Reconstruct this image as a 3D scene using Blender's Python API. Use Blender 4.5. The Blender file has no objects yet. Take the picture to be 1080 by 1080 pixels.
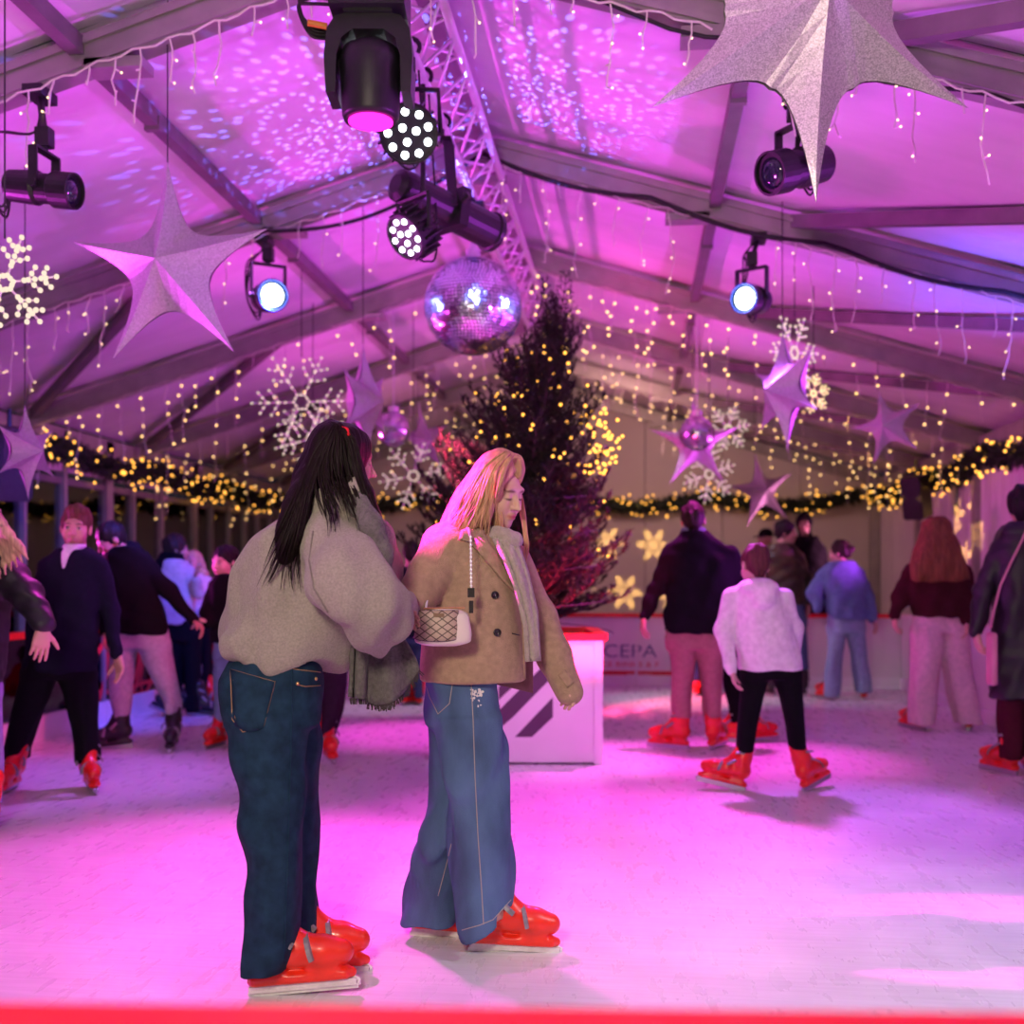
import bpy, bmesh, math, random
import numpy as np
from mathutils import Vector, Matrix, Euler
random.seed(7)
S = bpy.context.scene
C = S.collection
# ------------------------------------------------------------------ camera
FP, HZ, CH = 1180.0, 612.0, 1.26          # focal length in px, horizon row, eye height
PSI = math.atan(130 / FP)                 # the tent axis (+Y) lies this far right of the view axis
CP, SP = math.cos(PSI), math.sin(PSI)
RT, FW = Vector((CP, SP, 0)), Vector((-SP, CP, 0))
cam_d = bpy.data.cameras.new('camera')
cam = bpy.data.objects.new('camera', cam_d); C.objects.link(cam)
cam.location = (0, 0, CH); cam.rotation_euler = (math.pi / 2, 0, PSI)
cam_d.sensor_width = 36; cam_d.lens = 36 * FP / 1080
cam_d.shift_y = (HZ - 540) / 1080
cam_d.clip_start = 0.05
cam_d.dof.use_dof = True; cam_d.dof.focus_distance = 3.75; cam_d.dof.aperture_fstop = 2.0
S.camera = cam
S.view_settings.view_transform = 'Standard'; S.view_settings.look = 'None'
S.view_settings.gamma = 1; S.view_settings.use_curve_mapping = False
S.view_settings.exposure = 0.0
S.cycles.use_denoising = True
S.cycles.max_bounces = 6; S.cycles.diffuse_bounces = 3; S.cycles.glossy_bounces = 3
S.cycles.transparent_max_bounces = 8
S.cycles.sample_clamp_indirect = 4.0
S.cycles.caustics_reflective = False; S.cycles.caustics_refractive = False
# ------------------------------------------------------------------ night sky
w = bpy.data.worlds.new('night'); S.world = w; w.use_nodes = True
w.node_tree.nodes['Background'].inputs[0].default_value = (0.035, 0.028, 0.04, 1)
w.node_tree.nodes['Background'].inputs[1].default_value = 0.5

def P(px, py, d):
    """pixel of the 1080 frame at distance d along the view axis -> world"""
    return Vector((0, 0, CH)) + FW * d + RT * ((px - 540) / FP * d) + Vector((0, 0, (HZ - py) / FP * d))
def gd(py):
    return FP * CH / (py - HZ)
def onY(px, Y):
    """X of the tent plane Y seen at column px"""
    k = (px - 540) / FP
    return Y * (k * CP - SP) / (CP + k * SP)
def onX(px, X):
    k = (px - 540) / FP
    return X * (CP + k * SP) / (k * CP - SP)

def lamp(name, kind, loc, color, watts, target=None, angle=60, blend=.5, radius=.05, size=None):
    l = bpy.data.lights.new(name, kind); o = bpy.data.objects.new(name, l); C.objects.link(o)
    o.location = loc; l.color = color; l.energy = watts
    if kind == 'SPOT':
        l.spot_size = math.radians(angle); l.spot_blend = blend
    if kind == 'AREA':
        l.shape = 'RECTANGLE'; l.size, l.size_y = size
    else:
        l.shadow_soft_size = radius
    if target is not None:
        o.rotation_euler = (Vector(target) - Vector(loc)).to_track_quat('-Z', 'Y').to_euler()
    return o
MAG, PNK, VIO, BLU, WHT, WRM = (1, .05, .72), (1, .10, .55), (.55, .12, 1), (.06, .10, 1), (.8, .88, 1), (1, .70, .45)
RX, RZ, TP, HW, BAY = -1.09, 4.36, 0.30, 5.0, 2.64     # ridge X and Z, roof pitch, half width, bay
YR = [7.93 + BAY * (i - 2) for i in range(-2, 7)]      # rafter planes; YR[2] is the first in view
Y0, YE = YR[0], YR[-1]
XL, XR, ZE = RX - HW, RX + HW, RZ - HW * TP
def roofz(x): return RZ - abs(x - RX) * TP
# added wash lamps without fixtures along the side walls, aimed up across at the opposite canvas slope
for y, cw, ce, k in ((1.0, (.85, .06, 1), (.62, .06, 1), 1.0), (5.2, (.90, .06, .92), (.62, .05, 1), 1), (8.4, (1, .06, .78), (.70, .05, .95), 1.1), (11.4, (1, .09, .66), (.82, .08, .85), .9), (14.6, (1, .26, .48), (.85, .24, .55), .5)):
    lamp('added_wash_west', 'SPOT', (XL + .35, y, 1.3), cw, 730 * k, (RX + 1.7, y + .2, 3.8), 70, .8, .10)
    lamp('added_wash_east', 'SPOT', (XR - .35, y, 1.3), ce, 800 * k, (RX - 1.7, y + .2, 3.8), 70, .8, .10)
# lamps for the pools on the ice, placed under the roof without fixtures
for (px, py, col, wt, an) in ((200, 930, MAG, 620, 46), (620, 880, MAG, 700, 46), (780, 800, MAG, 560, 42), (560, 800, MAG, 640, 40), (440, 775, MAG, 420, 36), (980, 880, VIO, 560, 44), (90, 820, VIO, 330, 44), (420, 960, MAG, 420, 46)):
    g = P(px, py, gd(py)); X_, y = (-2.6 if px < 540 else .45), g.y + (2.4 if g.y < 6.6 else .6)
    lamp('joint_beam', 'SPOT', (X_, y, 3.45), col, wt * 1.35, g, an, .95, .1)
for (px, py, wt, an) in ((1020, 1030, 330, 52), (720, 738, 260, 34), (900, 735, 170, 34), (400, 745, 190, 28)):
    g = P(px, py, gd(py)); y = 2.4 if g.y < 6.6 else max(8.6, g.y - 1.0)
    lamp('ice_white', 'SPOT', (RX + .3, y, 3.8) if py < 900 else (2.7, 2.4, 3.1), WHT, wt, g, an, .95, .1)
# side light on the skaters, blue light on the west windows, photographer's flash
lamp('back_pink', 'SPOT', P(30, 150, 3.75), (1, .012, .60), 3000, P(484, 540, 3.85), 15, .5, .04)
lamp('box_front_fill', 'SPOT', (.45, 5.0, 3.5), (1, .42, .92), 330, P(590, 745, 7.6), 26, .8, .06)  # added spot to brighten the box front, no fixture there
lamp('back_wall_fill', 'SPOT', (RX + .6, 13.9, 3.6), (1, .54, .46), 230, (RX + 1.0, YE, 1.5), 120, .9, .1)  # added lamp to brighten the far wall, no fixture there
lamp('west_blue', 'SPOT', P(290, 318, 7.5), BLU, 800, P(110, 600, 9.8), 56, .7, .06)
lamp('east_blue', 'SPOT', (XR - .45, 7.0, .3), (.10, .10, 1), 900, (2.6, 8.2, 3.3), 44, .9, .1)
lamp('left_red', 'SPOT', P(560, 290, 6.2), (1, .05, .25), 420, P(130, 600, 8), 34, .7, .06)
lamp('camera_flash', 'AREA', (-.75, -.3, 2.45), (1, .84, .66), 98, P(430, 640, 3.6), size=(.6, .5))
# ------------------------------------------------------------------ materials
MT = {}
def mat(name, col, rough=.6, metal=0., emit=None, es=0., var=0., vs=8., bump=0., bs=30., stretch=(1, 1, 1), spec=.5, coat=0., sheen=0., trans=0., alpha=None, var2=None):
    if name in MT: return MT[name]
    m = bpy.data.materials.new(name); m.use_nodes = True; nt = m.node_tree; N = nt.nodes; K = nt.links
    b = N['Principled BSDF']
    b.inputs['Base Color'].default_value = (*col, 1); b.inputs['Roughness'].default_value = rough
    b.inputs['Metallic'].default_value = metal; b.inputs['Specular IOR Level'].default_value = spec
    b.inputs['Coat Weight'].default_value = coat; b.inputs['Sheen Weight'].default_value = sheen
    if emit: b.inputs['Emission Color'].default_value = (*emit, 1); b.inputs['Emission Strength'].default_value = es
    tc = mp = None
    def coords():
        nonlocal tc, mp
        if mp is None:
            tc = N.new('ShaderNodeTexCoord'); mp = N.new('ShaderNodeMapping'); mp.inputs['Scale'].default_value = stretch
            K.new(tc.outputs['Object'], mp.inputs['Vector'])
        return mp.outputs['Vector']
    if var:
        n = N.new('ShaderNodeTexNoise'); n.inputs['Scale'].default_value = vs; n.inputs['Detail'].default_value = 5
        K.new(coords(), n.inputs['Vector'])
        mx = N.new('ShaderNodeMix'); mx.data_type = 'RGBA'
        lo = tuple(max(0, c * (1 - var)) for c in col); hi = var2 or tuple(min(1, c * (1 + var)) for c in col)
        mx.inputs[6].default_value = (*lo, 1); mx.inputs[7].default_value = (*hi, 1)
        rm = N.new('ShaderNodeMapRange'); rm.inputs[1].default_value = .3; rm.inputs[2].default_value = .7
        K.new(n.outputs['Fac'], rm.inputs[0]); K.new(rm.outputs[0], mx.inputs[0]); K.new(mx.outputs[2], b.inputs['Base Color'])
    if bump:
        n2 = N.new('ShaderNodeTexNoise'); n2.inputs['Scale'].default_value = bs; n2.inputs['Detail'].default_value = 4
        K.new(coords(), n2.inputs['Vector'])
        bp = N.new('ShaderNodeBump'); bp.inputs['Strength'].default_value = bump; bp.inputs['Distance'].default_value = .01
        K.new(n2.outputs['Fac'], bp.inputs['Height']); K.new(bp.outputs[0], b.inputs['Normal'])
    MT[name] = m
    return m
def glow(name, col, s):
    if name in MT: return MT[name]
    m = bpy.data.materials.new(name); m.use_nodes = True; nt = m.node_tree; nt.nodes.clear()
    e = nt.nodes.new('ShaderNodeEmission'); o = nt.nodes.new('ShaderNodeOutputMaterial')
    e.inputs[0].default_value = (*col, 1); e.inputs[1].default_value = s
    nt.links.new(e.outputs[0], o.inputs[0]); MT[name] = m
    m.cycles.emission_sampling = 'NONE' if s < 14 else 'AUTO'
    return m
def glass_mat(name, tint=(.55, .55, .6), gl=.0):
    m = bpy.data.materials.new(name); m.use_nodes = True; nt = m.node_tree; N = nt.nodes; N.clear(); K = nt.links
    t = N.new('ShaderNodeBsdfTransparent'); t.inputs[0].default_value = (*tint, 1)
    g = N.new('ShaderNodeBsdfGlossy'); g.inputs['Roughness'].default_value = .02
    f = N.new('ShaderNodeFresnel'); f.inputs[0].default_value = 1.5
    a = N.new('ShaderNodeMath'); a.operation = 'ADD'; a.inputs[1].default_value = gl
    mx = N.new('ShaderNodeMixShader'); o = N.new('ShaderNodeOutputMaterial')
    K.new(f.outputs[0], a.inputs[0]); K.new(a.outputs[0], mx.inputs[0]); K.new(t.outputs[0], mx.inputs[1]); K.new(g.outputs[0], mx.inputs[2]); K.new(mx.outputs[0], o.inputs[0])
    MT[name] = m; return m
# ------------------------------------------------------------------ mesh builder
class MB:
    def __init__(s): s.v = []; s.f = []
    def add(s, vs, fs):
        o = len(s.v); s.v += [tuple(v) for v in vs]; s.f += [tuple(i + o for i in f) for f in fs]; return s
    def box(s, c, size, rot=None, bev=0):
        hx, hy, hz = [a / 2 for a in size]
        vs = [Vector((x, y, z)) for x in (-hx, hx) for y in (-hy, hy) for z in (-hz, hz)]
        if rot is not None: vs = [rot @ v for v in vs]
        c = Vector(c)
        return s.add([v + c for v in vs], [(0, 1, 3, 2), (4, 6, 7, 5), (0, 4, 5, 1), (2, 3, 7, 6), (0, 2, 6, 4), (1, 5, 7, 3)])
    def beam(s, a, b, w, h, up=Vector((0, 0, 1))):
        a, b = Vector(a), Vector(b); y = (b - a).normalized(); x = y.cross(up).normalized(); z = x.cross(y)
        vs = []
        for p in (a, b):
            for (i, j) in ((-1, -1), (1, -1), (1, 1), (-1, 1)): vs.append(p + x * (i * w / 2) + z * (j * h / 2))
        return s.add(vs, [(0, 1, 2, 3), (7, 6, 5, 4), (0, 4, 5, 1), (1, 5, 6, 2), (2, 6, 7, 3), (3, 7, 4, 0)])
    def tube(s, pts, r, n=6, closed=False, flat=1.0):
        pts = [Vector(p) for p in pts]; m = len(pts)
        rs = r if isinstance(r, (list, tuple)) else [r] * m
        vs = []; x = None
        for i, p in enumerate(pts):
            t = (pts[(i + 1) % m] - pts[i - 1]) if closed else (pts[min(i + 1, m - 1)] - pts[max(i - 1, 0)])
            t = t.normalized() if t.length > 1e-9 else Vector((0, 0, 1))
            if x is None:
                x = t.orthogonal().normalized()
            else:
                x = x - t * x.dot(t)
                x = x.normalized() if x.length > 1e-6 else t.orthogonal().normalized()
            y = t.cross(x)
            for k in range(n):
                a = 2 * math.pi * k / n
                vs.append(p + x * (math.cos(a) * rs[i]) + y * (math.sin(a) * rs[i] * flat))
        fs = []
        for i in range(m if closed else m - 1):
            j = (i + 1) % m
            for k in range(n): fs.append((i * n + k, i * n + (k + 1) % n, j * n + (k + 1) % n, j * n + k))
        if not closed: fs += [tuple(range(n))[::-1], tuple(range((m - 1) * n, m * n))]
        return s.add(vs, fs)
    def lathe(s, prof, n=24, M=None):
        """prof: (r, z) pairs about the z axis"""
        vs = []; fs = []
        for (r, z) in prof:
            for k in range(n):
                a = 2 * math.pi * k / n; vs.append(Vector((r * math.cos(a), r * math.sin(a), z)))
        m = len(prof)
        for i in range(m - 1):
            for k in range(n): fs.append((i * n + k, i * n + (k + 1) % n, (i + 1) * n + (k + 1) % n, (i + 1) * n + k))
        fs += [tuple(range(n))[::-1], tuple(range((m - 1) * n, m * n))]
        if M is not None: vs = [M @ v for v in vs]
        return s.add(vs, fs)
    def ball(s, c, r, M=None, n=8, m=6):
        vs = []; fs = []; c = Vector(c); rr = Vector(r) if hasattr(r, '__len__') else Vector((r, r, r))
        for i in range(m + 1):
            t = math.pi * i / m
            for k in range(n):
                a = 2 * math.pi * k / n
                v = Vector((rr.x * math.sin(t) * math.cos(a), rr.y * math.sin(t) * math.sin(a), rr.z * math.cos(t)))
                vs.append(c + (M @ v if M is not None else v))
        for i in range(m):
            for k in range(n): fs.append((i * n + k, (i + 1) * n + k, (i + 1) * n + (k + 1) % n, i * n + (k + 1) % n))
        return s.add(vs, fs)
    def oct(s, c, r):
        c = Vector(c)
        return s.add([c + Vector(v) * r for v in ((1, 0, 0), (-1, 0, 0), (0, 1, 0), (0, -1, 0), (0, 0, 1), (0, 0, -1))],
                     [(0, 2, 4), (2, 1, 4), (1, 3, 4), (3, 0, 4), (2, 0, 5), (1, 2, 5), (3, 1, 5), (0, 3, 5)])
    def prism(s, poly, M, th):
        """flat polygon (x, y) in the frame M, thickness th along its z"""
        n = len(poly)
        vs = [M @ Vector((x, y, z)) for z in (0, th) for (x, y) in poly]
        return s.add(vs, [tuple(range(n))[::-1], tuple(range(n, 2 * n))] + [(i, (i + 1) % n, n + (i + 1) % n, n + i) for i in range(n)])
    def build(s, name, material, parent=None, smooth=False, local=False, kind=None, label=None):
        me = bpy.data.meshes.new(name); me.from_pydata([tuple(v) for v in s.v], [], s.f); me.update()
        return link(name, me, material, parent, smooth, local, kind, label)
def link(name, me, material, parent=None, smooth=False, local=False, kind=None, label=None):
    if smooth: me.polygons.foreach_set('use_smooth', [True] * len(me.polygons))
    o = bpy.data.objects.new(name, me); C.objects.link(o)
    if material is not None:
        me.materials.clear(); me.materials.append(material)
    if parent is not None:
        o.parent = parent
        if not local: o.matrix_parent_inverse = BASE[parent.name].inverted()
    BASE[o.name] = BASE.get(parent.name, Matrix()) if parent is not None else Matrix()
    if kind: o['kind'] = kind
    if label: o['label'] = label
    return o
BASE = {}
def thing(name, label, cat, loc=(0, 0, 0), group=None, rot=None, kind=None):
    o = bpy.data.objects.new(name, None); C.objects.link(o); o.empty_display_size = .1
    M = Matrix.Translation(Vector(loc))
    o.location = loc
    if rot is not None:
        o.rotation_euler = rot; M = M @ Euler(rot).to_matrix().to_4x4()
    BASE[o.name] = M
    if label: o['label'] = label
    if cat: o['category'] = cat
    if group: o['group'] = group
    if kind: o['kind'] = kind
    return o
def tag(o, label, cat, group=None):
    o['label'] = label; o['category'] = cat
    if group: o['group'] = group
    return o
def struct(o): o['kind'] = 'structure'; return o
def frame(fwd, up=Vector((0, 0, 1)), loc=(0, 0, 0)):
    """matrix whose -... z axis is fwd, y axis close to up"""
    z = Vector(fwd).normalized(); x = Vector(up).cross(z)
    x = x.normalized() if x.length > 1e-6 else z.orthogonal().normalized()
    y = z.cross(x)
    M = Matrix((x, y, z)).transposed().to_4x4(); M.translation = Vector(loc); return M
def gobo(o, kind):
    """procedural stencil in front of a lamp: 'dots' = mirror ball flecks, 'flake' = tiled snowflakes"""
    l = o.data; l.use_nodes = True; N = l.node_tree.nodes; K = l.node_tree.links; em = N['Emission']
    tc = N.new('ShaderNodeTexCoord')
    if kind == 'dots':
        v = N.new('ShaderNodeTexVoronoi'); v.inputs['Scale'].default_value = 24; v.inputs['Randomness'].default_value = .75; K.new(tc.outputs['Normal'], v.inputs['Vector'])
        m = N.new('ShaderNodeMapRange'); m.inputs[1].default_value = .34; m.inputs[2].default_value = .24; m.inputs[3].default_value = 0; m.inputs[4].default_value = 1; K.new(v.outputs['Distance'], m.inputs[0]); K.new(m.outputs[0], em.inputs['Strength'])
        return o
    sp = N.new('ShaderNodeSeparateXYZ'); K.new(tc.outputs['Normal'], sp.inputs[0])
    def mth(op, a, b=None):
        n = N.new('ShaderNodeMath'); n.operation = op
        for i, x in enumerate((a, b)):
            if x is None: continue
            if isinstance(x, (int, float)): n.inputs[i].default_value = x
            else: K.new(x, n.inputs[i])
        return n.outputs[0]
    k = 9.5
    u = mth('MULTIPLY', mth('DIVIDE', sp.outputs[0], sp.outputs[2]), k); v = mth('MULTIPLY', mth('DIVIDE', sp.outputs[1], sp.outputs[2]), k)
    u2 = mth('ADD', u, mth('MULTIPLY', mth('FLOOR', v), .4))
    fu = mth('SUBTRACT', mth('FRACT', u2), .5); fv = mth('SUBTRACT', mth('FRACT', v), .5)
    r = mth('SQRT', mth('ADD', mth('MULTIPLY', fu, fu), mth('MULTIPLY', fv, fv))); th = mth('ARCTAN2', fv, fu)
    edge = mth('ADD', .27, mth('MULTIPLY', .10, mth('COSINE', mth('MULTIPLY', th, 6))))
    s = mth('LESS_THAN', r, edge); ring = mth('GREATER_THAN', mth('ABSOLUTE', mth('SUBTRACT', r, .13)), .022)
    K.new(mth('MULTIPLY', s, mth('ADD', .35, mth('MULTIPLY', .65, ring))), em.inputs['Strength'])
    return o
# ------------------------------------------------------------------ palette
canvas = mat('canvas', (.80, .78, .80), .55, var=.05, vs=1.5, bump=.35, bs=2.2, stretch=(1, 3.5, 1))
alu = mat('aluminium', (.38, .36, .34), .45, .45, var=.12, vs=6, bump=.1, bs=40)
alu_dark = mat('dark_aluminium', (.20, .17, .18), .5, .3, var=.15, vs=6)
chrome = mat('bright_aluminium', (.78, .78, .80), .35, .45, var=.06, vs=9)
black = mat('black_metal', (.012, .012, .014), .42, 0, var=.3, vs=20, bump=.1, bs=120)
rubber = mat('black_rubber', (.01, .01, .011), .6, var=.3, vs=30)
white_pl = mat('white_plastic', (.82, .80, .82), .35, var=.03, vs=5, bump=.05, bs=8)
red_pl = mat('red_plastic', (.72, .012, .016), .35, var=.12, vs=14)
wall_m = mat('wall_panel_white', (.60, .56, .52), .6, var=.05, vs=1.2, bump=.06, bs=4)
ground_m = mat('dark_ground', (.05, .05, .055), .8, var=.3, vs=3)
wire_w = mat('white_wire', (.92, .88, .80), .5, var=.05, vs=20)
cord_m = mat('dark_cord', (.02, .02, .022), .6, var=.2, vs=20)
bulb_w = glow('warm_bulb', (1, .58, .20), 4.0)
bulb_n = glow('near_bulb', (1, .68, .38), 3.0)
# ------------------------------------------------------------------ ice
ice = bpy.data.materials.new('ice'); ice.use_nodes = True
_n = ice.node_tree.nodes; _k = ice.node_tree.links; _b = _n['Principled BSDF']
tc = _n.new('ShaderNodeTexCoord')
n1 = _n.new('ShaderNodeTexNoise'); n1.inputs['Scale'].default_value = 1.1; n1.inputs['Detail'].default_value = 6; n1.inputs['Distortion'].default_value = 1.2
_k.new(tc.outputs['Object'], n1.inputs['Vector'])
cr = _n.new('ShaderNodeValToRGB'); cr.color_ramp.elements[0].position = .3; cr.color_ramp.elements[0].color = (.66, .67, .70, 1)
cr.color_ramp.elements[1].position = .7; cr.color_ramp.elements[1].color = (.84, .84, .86, 1)
_k.new(n1.outputs[0], cr.inputs[0]); _k.new(cr.outputs[0], _b.inputs['Base Color'])
mp = _n.new('ShaderNodeMapping'); mp.inputs['Scale'].default_value = (9, 2.2, 1); mp.inputs['Rotation'].default_value = (0, 0, .5)
_k.new(tc.outputs['Object'], mp.inputs[0])
n2 = _n.new('ShaderNodeTexNoise'); n2.inputs['Scale'].default_value = 2.2; n2.inputs['Detail'].default_value = 4; n2.inputs['Roughness'].default_value = .55
_k.new(mp.outputs[0], n2.inputs['Vector'])
rr = _n.new('ShaderNodeMapRange'); rr.inputs[1].default_value = .3; rr.inputs[2].default_value = .7; rr.inputs[3].default_value = .24; rr.inputs[4].default_value = .36
_k.new(n2.outputs[0], rr.inputs[0]); _k.new(rr.outputs[0], _b.inputs['Roughness'])
mp3 = _n.new('ShaderNodeMapping'); mp3.inputs['Scale'].default_value = (1.2, 26, 1); mp3.inputs['Rotation'].default_value = (0, 0, .35); _k.new(tc.outputs['Object'], mp3.inputs[0])
n3 = _n.new('ShaderNodeTexNoise'); n3.inputs['Scale'].default_value = 2.0; n3.inputs['Detail'].default_value = 7; n3.inputs['Distortion'].default_value = .6; _k.new(mp3.outputs[0], n3.inputs['Vector'])
m3 = _n.new('ShaderNodeMapRange'); m3.inputs[1].default_value = .35; m3.inputs[2].default_value = .65; m3.inputs[3].default_value = .93; m3.inputs[4].default_value = 1.05; _k.new(n3.outputs[0], m3.inputs[0])
vm = _n.new('ShaderNodeVectorMath'); vm.operation = 'SCALE'; _k.new(cr.outputs[0], vm.inputs[0]); _k.new(m3.outputs[0], vm.inputs['Scale']); _k.new(vm.outputs[0], _b.inputs['Base Color'])
bp = _n.new('ShaderNodeBump'); bp.inputs['Strength'].default_value = .03; bp.inputs['Distance'].default_value = .004
_k.new(n2.outputs[0], bp.inputs['Height']); _k.new(bp.outputs[0], _b.inputs['Normal'])
_b.inputs['Specular IOR Level'].default_value = .5
BXL, BXR, BY, BH = -4.65, 3.12, 13.55, .84          # boards: west X, east X, north Y, height
mb = MB(); mb.box(((BXL + BXR) / 2, 6.4, -.03), (BXR - BXL + .3, 14.6, .06)); struct(mb.build('floor', ice))
mb = MB(); mb.box((RX, 8, -.14), (40, 46, .1)); struct(mb.build('floor_ground', ground_m))
# ------------------------------------------------------------------ tent roof
ceil = thing('ceiling', None, None, (RX, Y0, ZE), kind='structure')
for i in range(len(YR) - 1):
    for sd in (-1, 1):
        mb = MB(); nu, nv = 10, 14; vs = []; fs = []
        for a in range(nu + 1):
            for b in range(nv + 1):
                u, v = a / nu, b / nv
                x = RX + sd * (HW + .12) * v; y = YR[i] + BAY * u
                sag = .05 * math.sin(math.pi * u) * math.sin(math.pi * v) + .006 * math.sin(31 * v + 5 * u + i)
                vs.append((x, y, RZ + .13 - abs(x - RX) * TP - sag))
        for a in range(nu):
            for b in range(nv):
                k = a * (nv + 1) + b; fs.append((k, k + 1, k + nv + 2, k + nv + 1))
        mb.add(vs, fs); mb.build('canvas_panel', canvas, ceil, smooth=True)
for i, y in enumerate(YR):
    for sd in (-1, 1):
        mb = MB(); a = Vector((RX, y, RZ - .02)); b = Vector((RX + sd * HW, y, ZE - .02))
        mb.beam(a, b, .11, .17)
        mb.beam(a + Vector((0, -.06, -.06)), b + Vector((0, -.06, -.06)), .02, .03)
        mb.beam(a + Vector((0, -.06, .05)), b + Vector((0, -.06, .05)), .02, .03)
        mb.build('rafter', alu, ceil)
        if i:
            xo = RX + sd * 1.64; z = roofz(xo) + .02
            mb = MB(); mb.beam((xo, YR[i - 1] + .05, z), (xo, y - .05, z), .075, .09)
            mb.beam((xo, YR[i - 1] + .8, z - .03), (xo, YR[i - 1] + .84, z - .03), .09, .08)
            mb.build('purlin', alu_dark, ceil)
            j0, j1 = (i - 1, i) if sd < 0 else (i, i - 1)   # wind brace from inner joint to the neighbour's eave
            xi = RX + sd * 2.15
            mb = MB(); mb.beam((xi, YR[j0], roofz(xi) + .03), (RX + sd * (HW - .1), YR[j1], ZE + .04), .075, .09)
            mb.build('brace', alu_dark, ceil)
    if i:
        mb = MB(); mb.beam((RX, YR[i - 1] + .05, RZ - .01), (RX, y - .05, RZ - .01), .10, .12); mb.build('ridge_beam', alu_dark, ceil)
    for sd in (-1, 1):   # splice plate below the rafter at the purlin joint
        xo = RX + sd * 1.45; mb = MB(); mb.box((xo, y, roofz(xo) - .13), (.30, .14, .05)); mb.build('joint_plate', alu, ceil)
# eave rails
for x in (XL, XR):
    mb = MB(); mb.beam((x, Y0, ZE - .06), (x, YE, ZE - .06), .10, .16); mb.build('eave_rail', alu, ceil)
# ------------------------------------------------------------------ walls
glassy = glass_mat('window_glass', (.34, .32, .36), .05)
wl = thing('wall_left', None, None, (XL, Y0, 0), kind='structure')
ms = [Y0] + [Y0 + 1.32 * k for k in range(1, 8)]
cols = [(22, .05), (65, .07), (112, .16), (138, .05), (168, .06), (203, .14), (221, .05), (240, .05), (256, .10), (270, .05), (283, .05)]
ys = [(y, .06) for y in np.arange(Y0, 10.2, 1.3)] + [(onX(px, XL), wd) for px, wd in cols] + [(YE, .12)]
ys = [(y, wd) for y, wd in ys if y <= YE + .01]
for y, wd in ys:
    mb = MB(); mb.box((XL, y, ZE / 2), (.10, wd, ZE)); mb.build('mullion', alu, wl)
for (y, _), (y2, _) in zip(ys, ys[1:]):
    mb = MB(); mb.box((XL - .01, (y + y2) / 2, 1.15), (.012, y2 - y - .02, 2.30)); mb.build('pane', glassy, wl)
for z, h in ((2.32, .07), (2.62, .40), (.08, .16)):
    mb = MB(); mb.box((XL - .005, (Y0 + YE) / 2, z), (.06, YE - Y0, h)); mb.build('rail', alu_dark if h < .1 else wall_m, wl)
wb = thing('wall_back', None, None, (RX, YE, 0), kind='structure')
xs = np.linspace(XL, XR, 9)
for a, b in zip(xs, xs[1:]):
    mb = MB(); za, zb = roofz(a) + .12, roofz(b) + .12
    M = Matrix.Translation((0, YE + .10, 0)) @ Matrix.Rotation(math.pi / 2, 4, 'X')
    poly = [(a + .006, 0), (b - .006, 0), (b - .006, zb), (a + .006, za)]
    if a < RX < b - 1e-6: poly = [(a, 0), (b, 0), (b, zb), (RX, RZ + .12), (a, za)]
    mb.prism(poly, M, .05); mb.build('panel', wall_m, wb)
mb = MB(); mb.box((RX, YE + .14, 1.4), (2 * HW, .02, 2.8)); mb.build('backing', alu_dark, wb)
for x in (XL + .1, XR - .1):
    mb = MB(); mb.box((x, YE - .02, ZE / 2), (.14, .14, ZE)); mb.build('corner_post', alu, wb)
wr = thing('wall_right', None, None, (XR, Y0, 0), kind='structure')
curt = mat('white_curtain', (.66, .62, .66), .6, var=.05, vs=2, bump=.1, bs=6)
for i in range(len(YR) - 1):     # one hanging sheet a bay, with vertical folds
    mb = MB(); n = 66; vs = []; fs = []
    for a in range(n + 1):
        y = YR[i] + .07 + (BAY - .14) * a / n
        dx = .02 * math.sin(a * .95 + i) + .012 * math.sin(a * 2.3 + 2 * i)
        vs += [(XR + dx, y, 0), (XR + dx, y, ZE - .1)]
    fs = [(2 * a, 2 * a + 1, 2 * a + 3, 2 * a + 2) for a in range(n)]
    mb.add(vs, fs); mb.build('curtain', curt, wr, smooth=True)
    mb = MB(); mb.box((XR - .04, YR[i + 1], ZE / 2), (.12, .12, ZE)); mb.build('post', alu, wr)
wf = thing('wall_front', None, None, (RX, Y0, 0), kind='structure')
mb = MB(); M = Matrix.Translation((0, Y0 - .02, 0)) @ Matrix.Rotation(math.pi / 2, 4, 'X')
mb.prism([(XL, 0), (XR, 0), (XR, ZE), (RX, RZ + .12), (XL, ZE)], M, .05); mb.build('panel', wall_m, wf)
# ------------------------------------------------------------------ rink boards
clear_pl = glass_mat('tinted_acrylic', (.30, .27, .32), .04)
board_m = mat('board_white', (.74, .72, .72), .35, var=.04, vs=3, bump=.04, bs=7)
def text_mesh(s, M, size, material, parent, name, ext=.002, bold=0.0):
    cu = bpy.data.curves.new(name, 'FONT'); cu.body = s; cu.size = size; cu.extrude = ext; cu.align_x = 'LEFT'; cu.offset = bold
    cu.resolution_u = 3
    o = bpy.data.objects.new('tmp', cu); me = bpy.data.meshes.new_from_object(o); bpy.data.objects.remove(o); bpy.data.curves.remove(cu)
    me.transform(M); return link(name, me, material, parent)
rb = thing('rink_barrier', 'white boards with red top rail and blue lettering across the far end of the ice', 'barrier', ((BXL + BXR) / 2, BY, 0), 'rink barriers')
n = 5; st = (BXR - BXL) / n
for i in range(n):
    x = BXL + st * (i + .5)
    mb = MB(); mb.box((x, BY, .47), (st - .012, .06, .70)); mb.build('board', board_m, rb)
    mb = MB(); mb.box((x, BY - .015, .06), (st - .012, .08, .12)); mb.build('kick_plate', white_pl, rb)
    mb = MB(); mb.box((BXL + st * i, BY - .01, .42), (.03, .09, .80)); mb.build('joint_post', board_m, rb)
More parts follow.
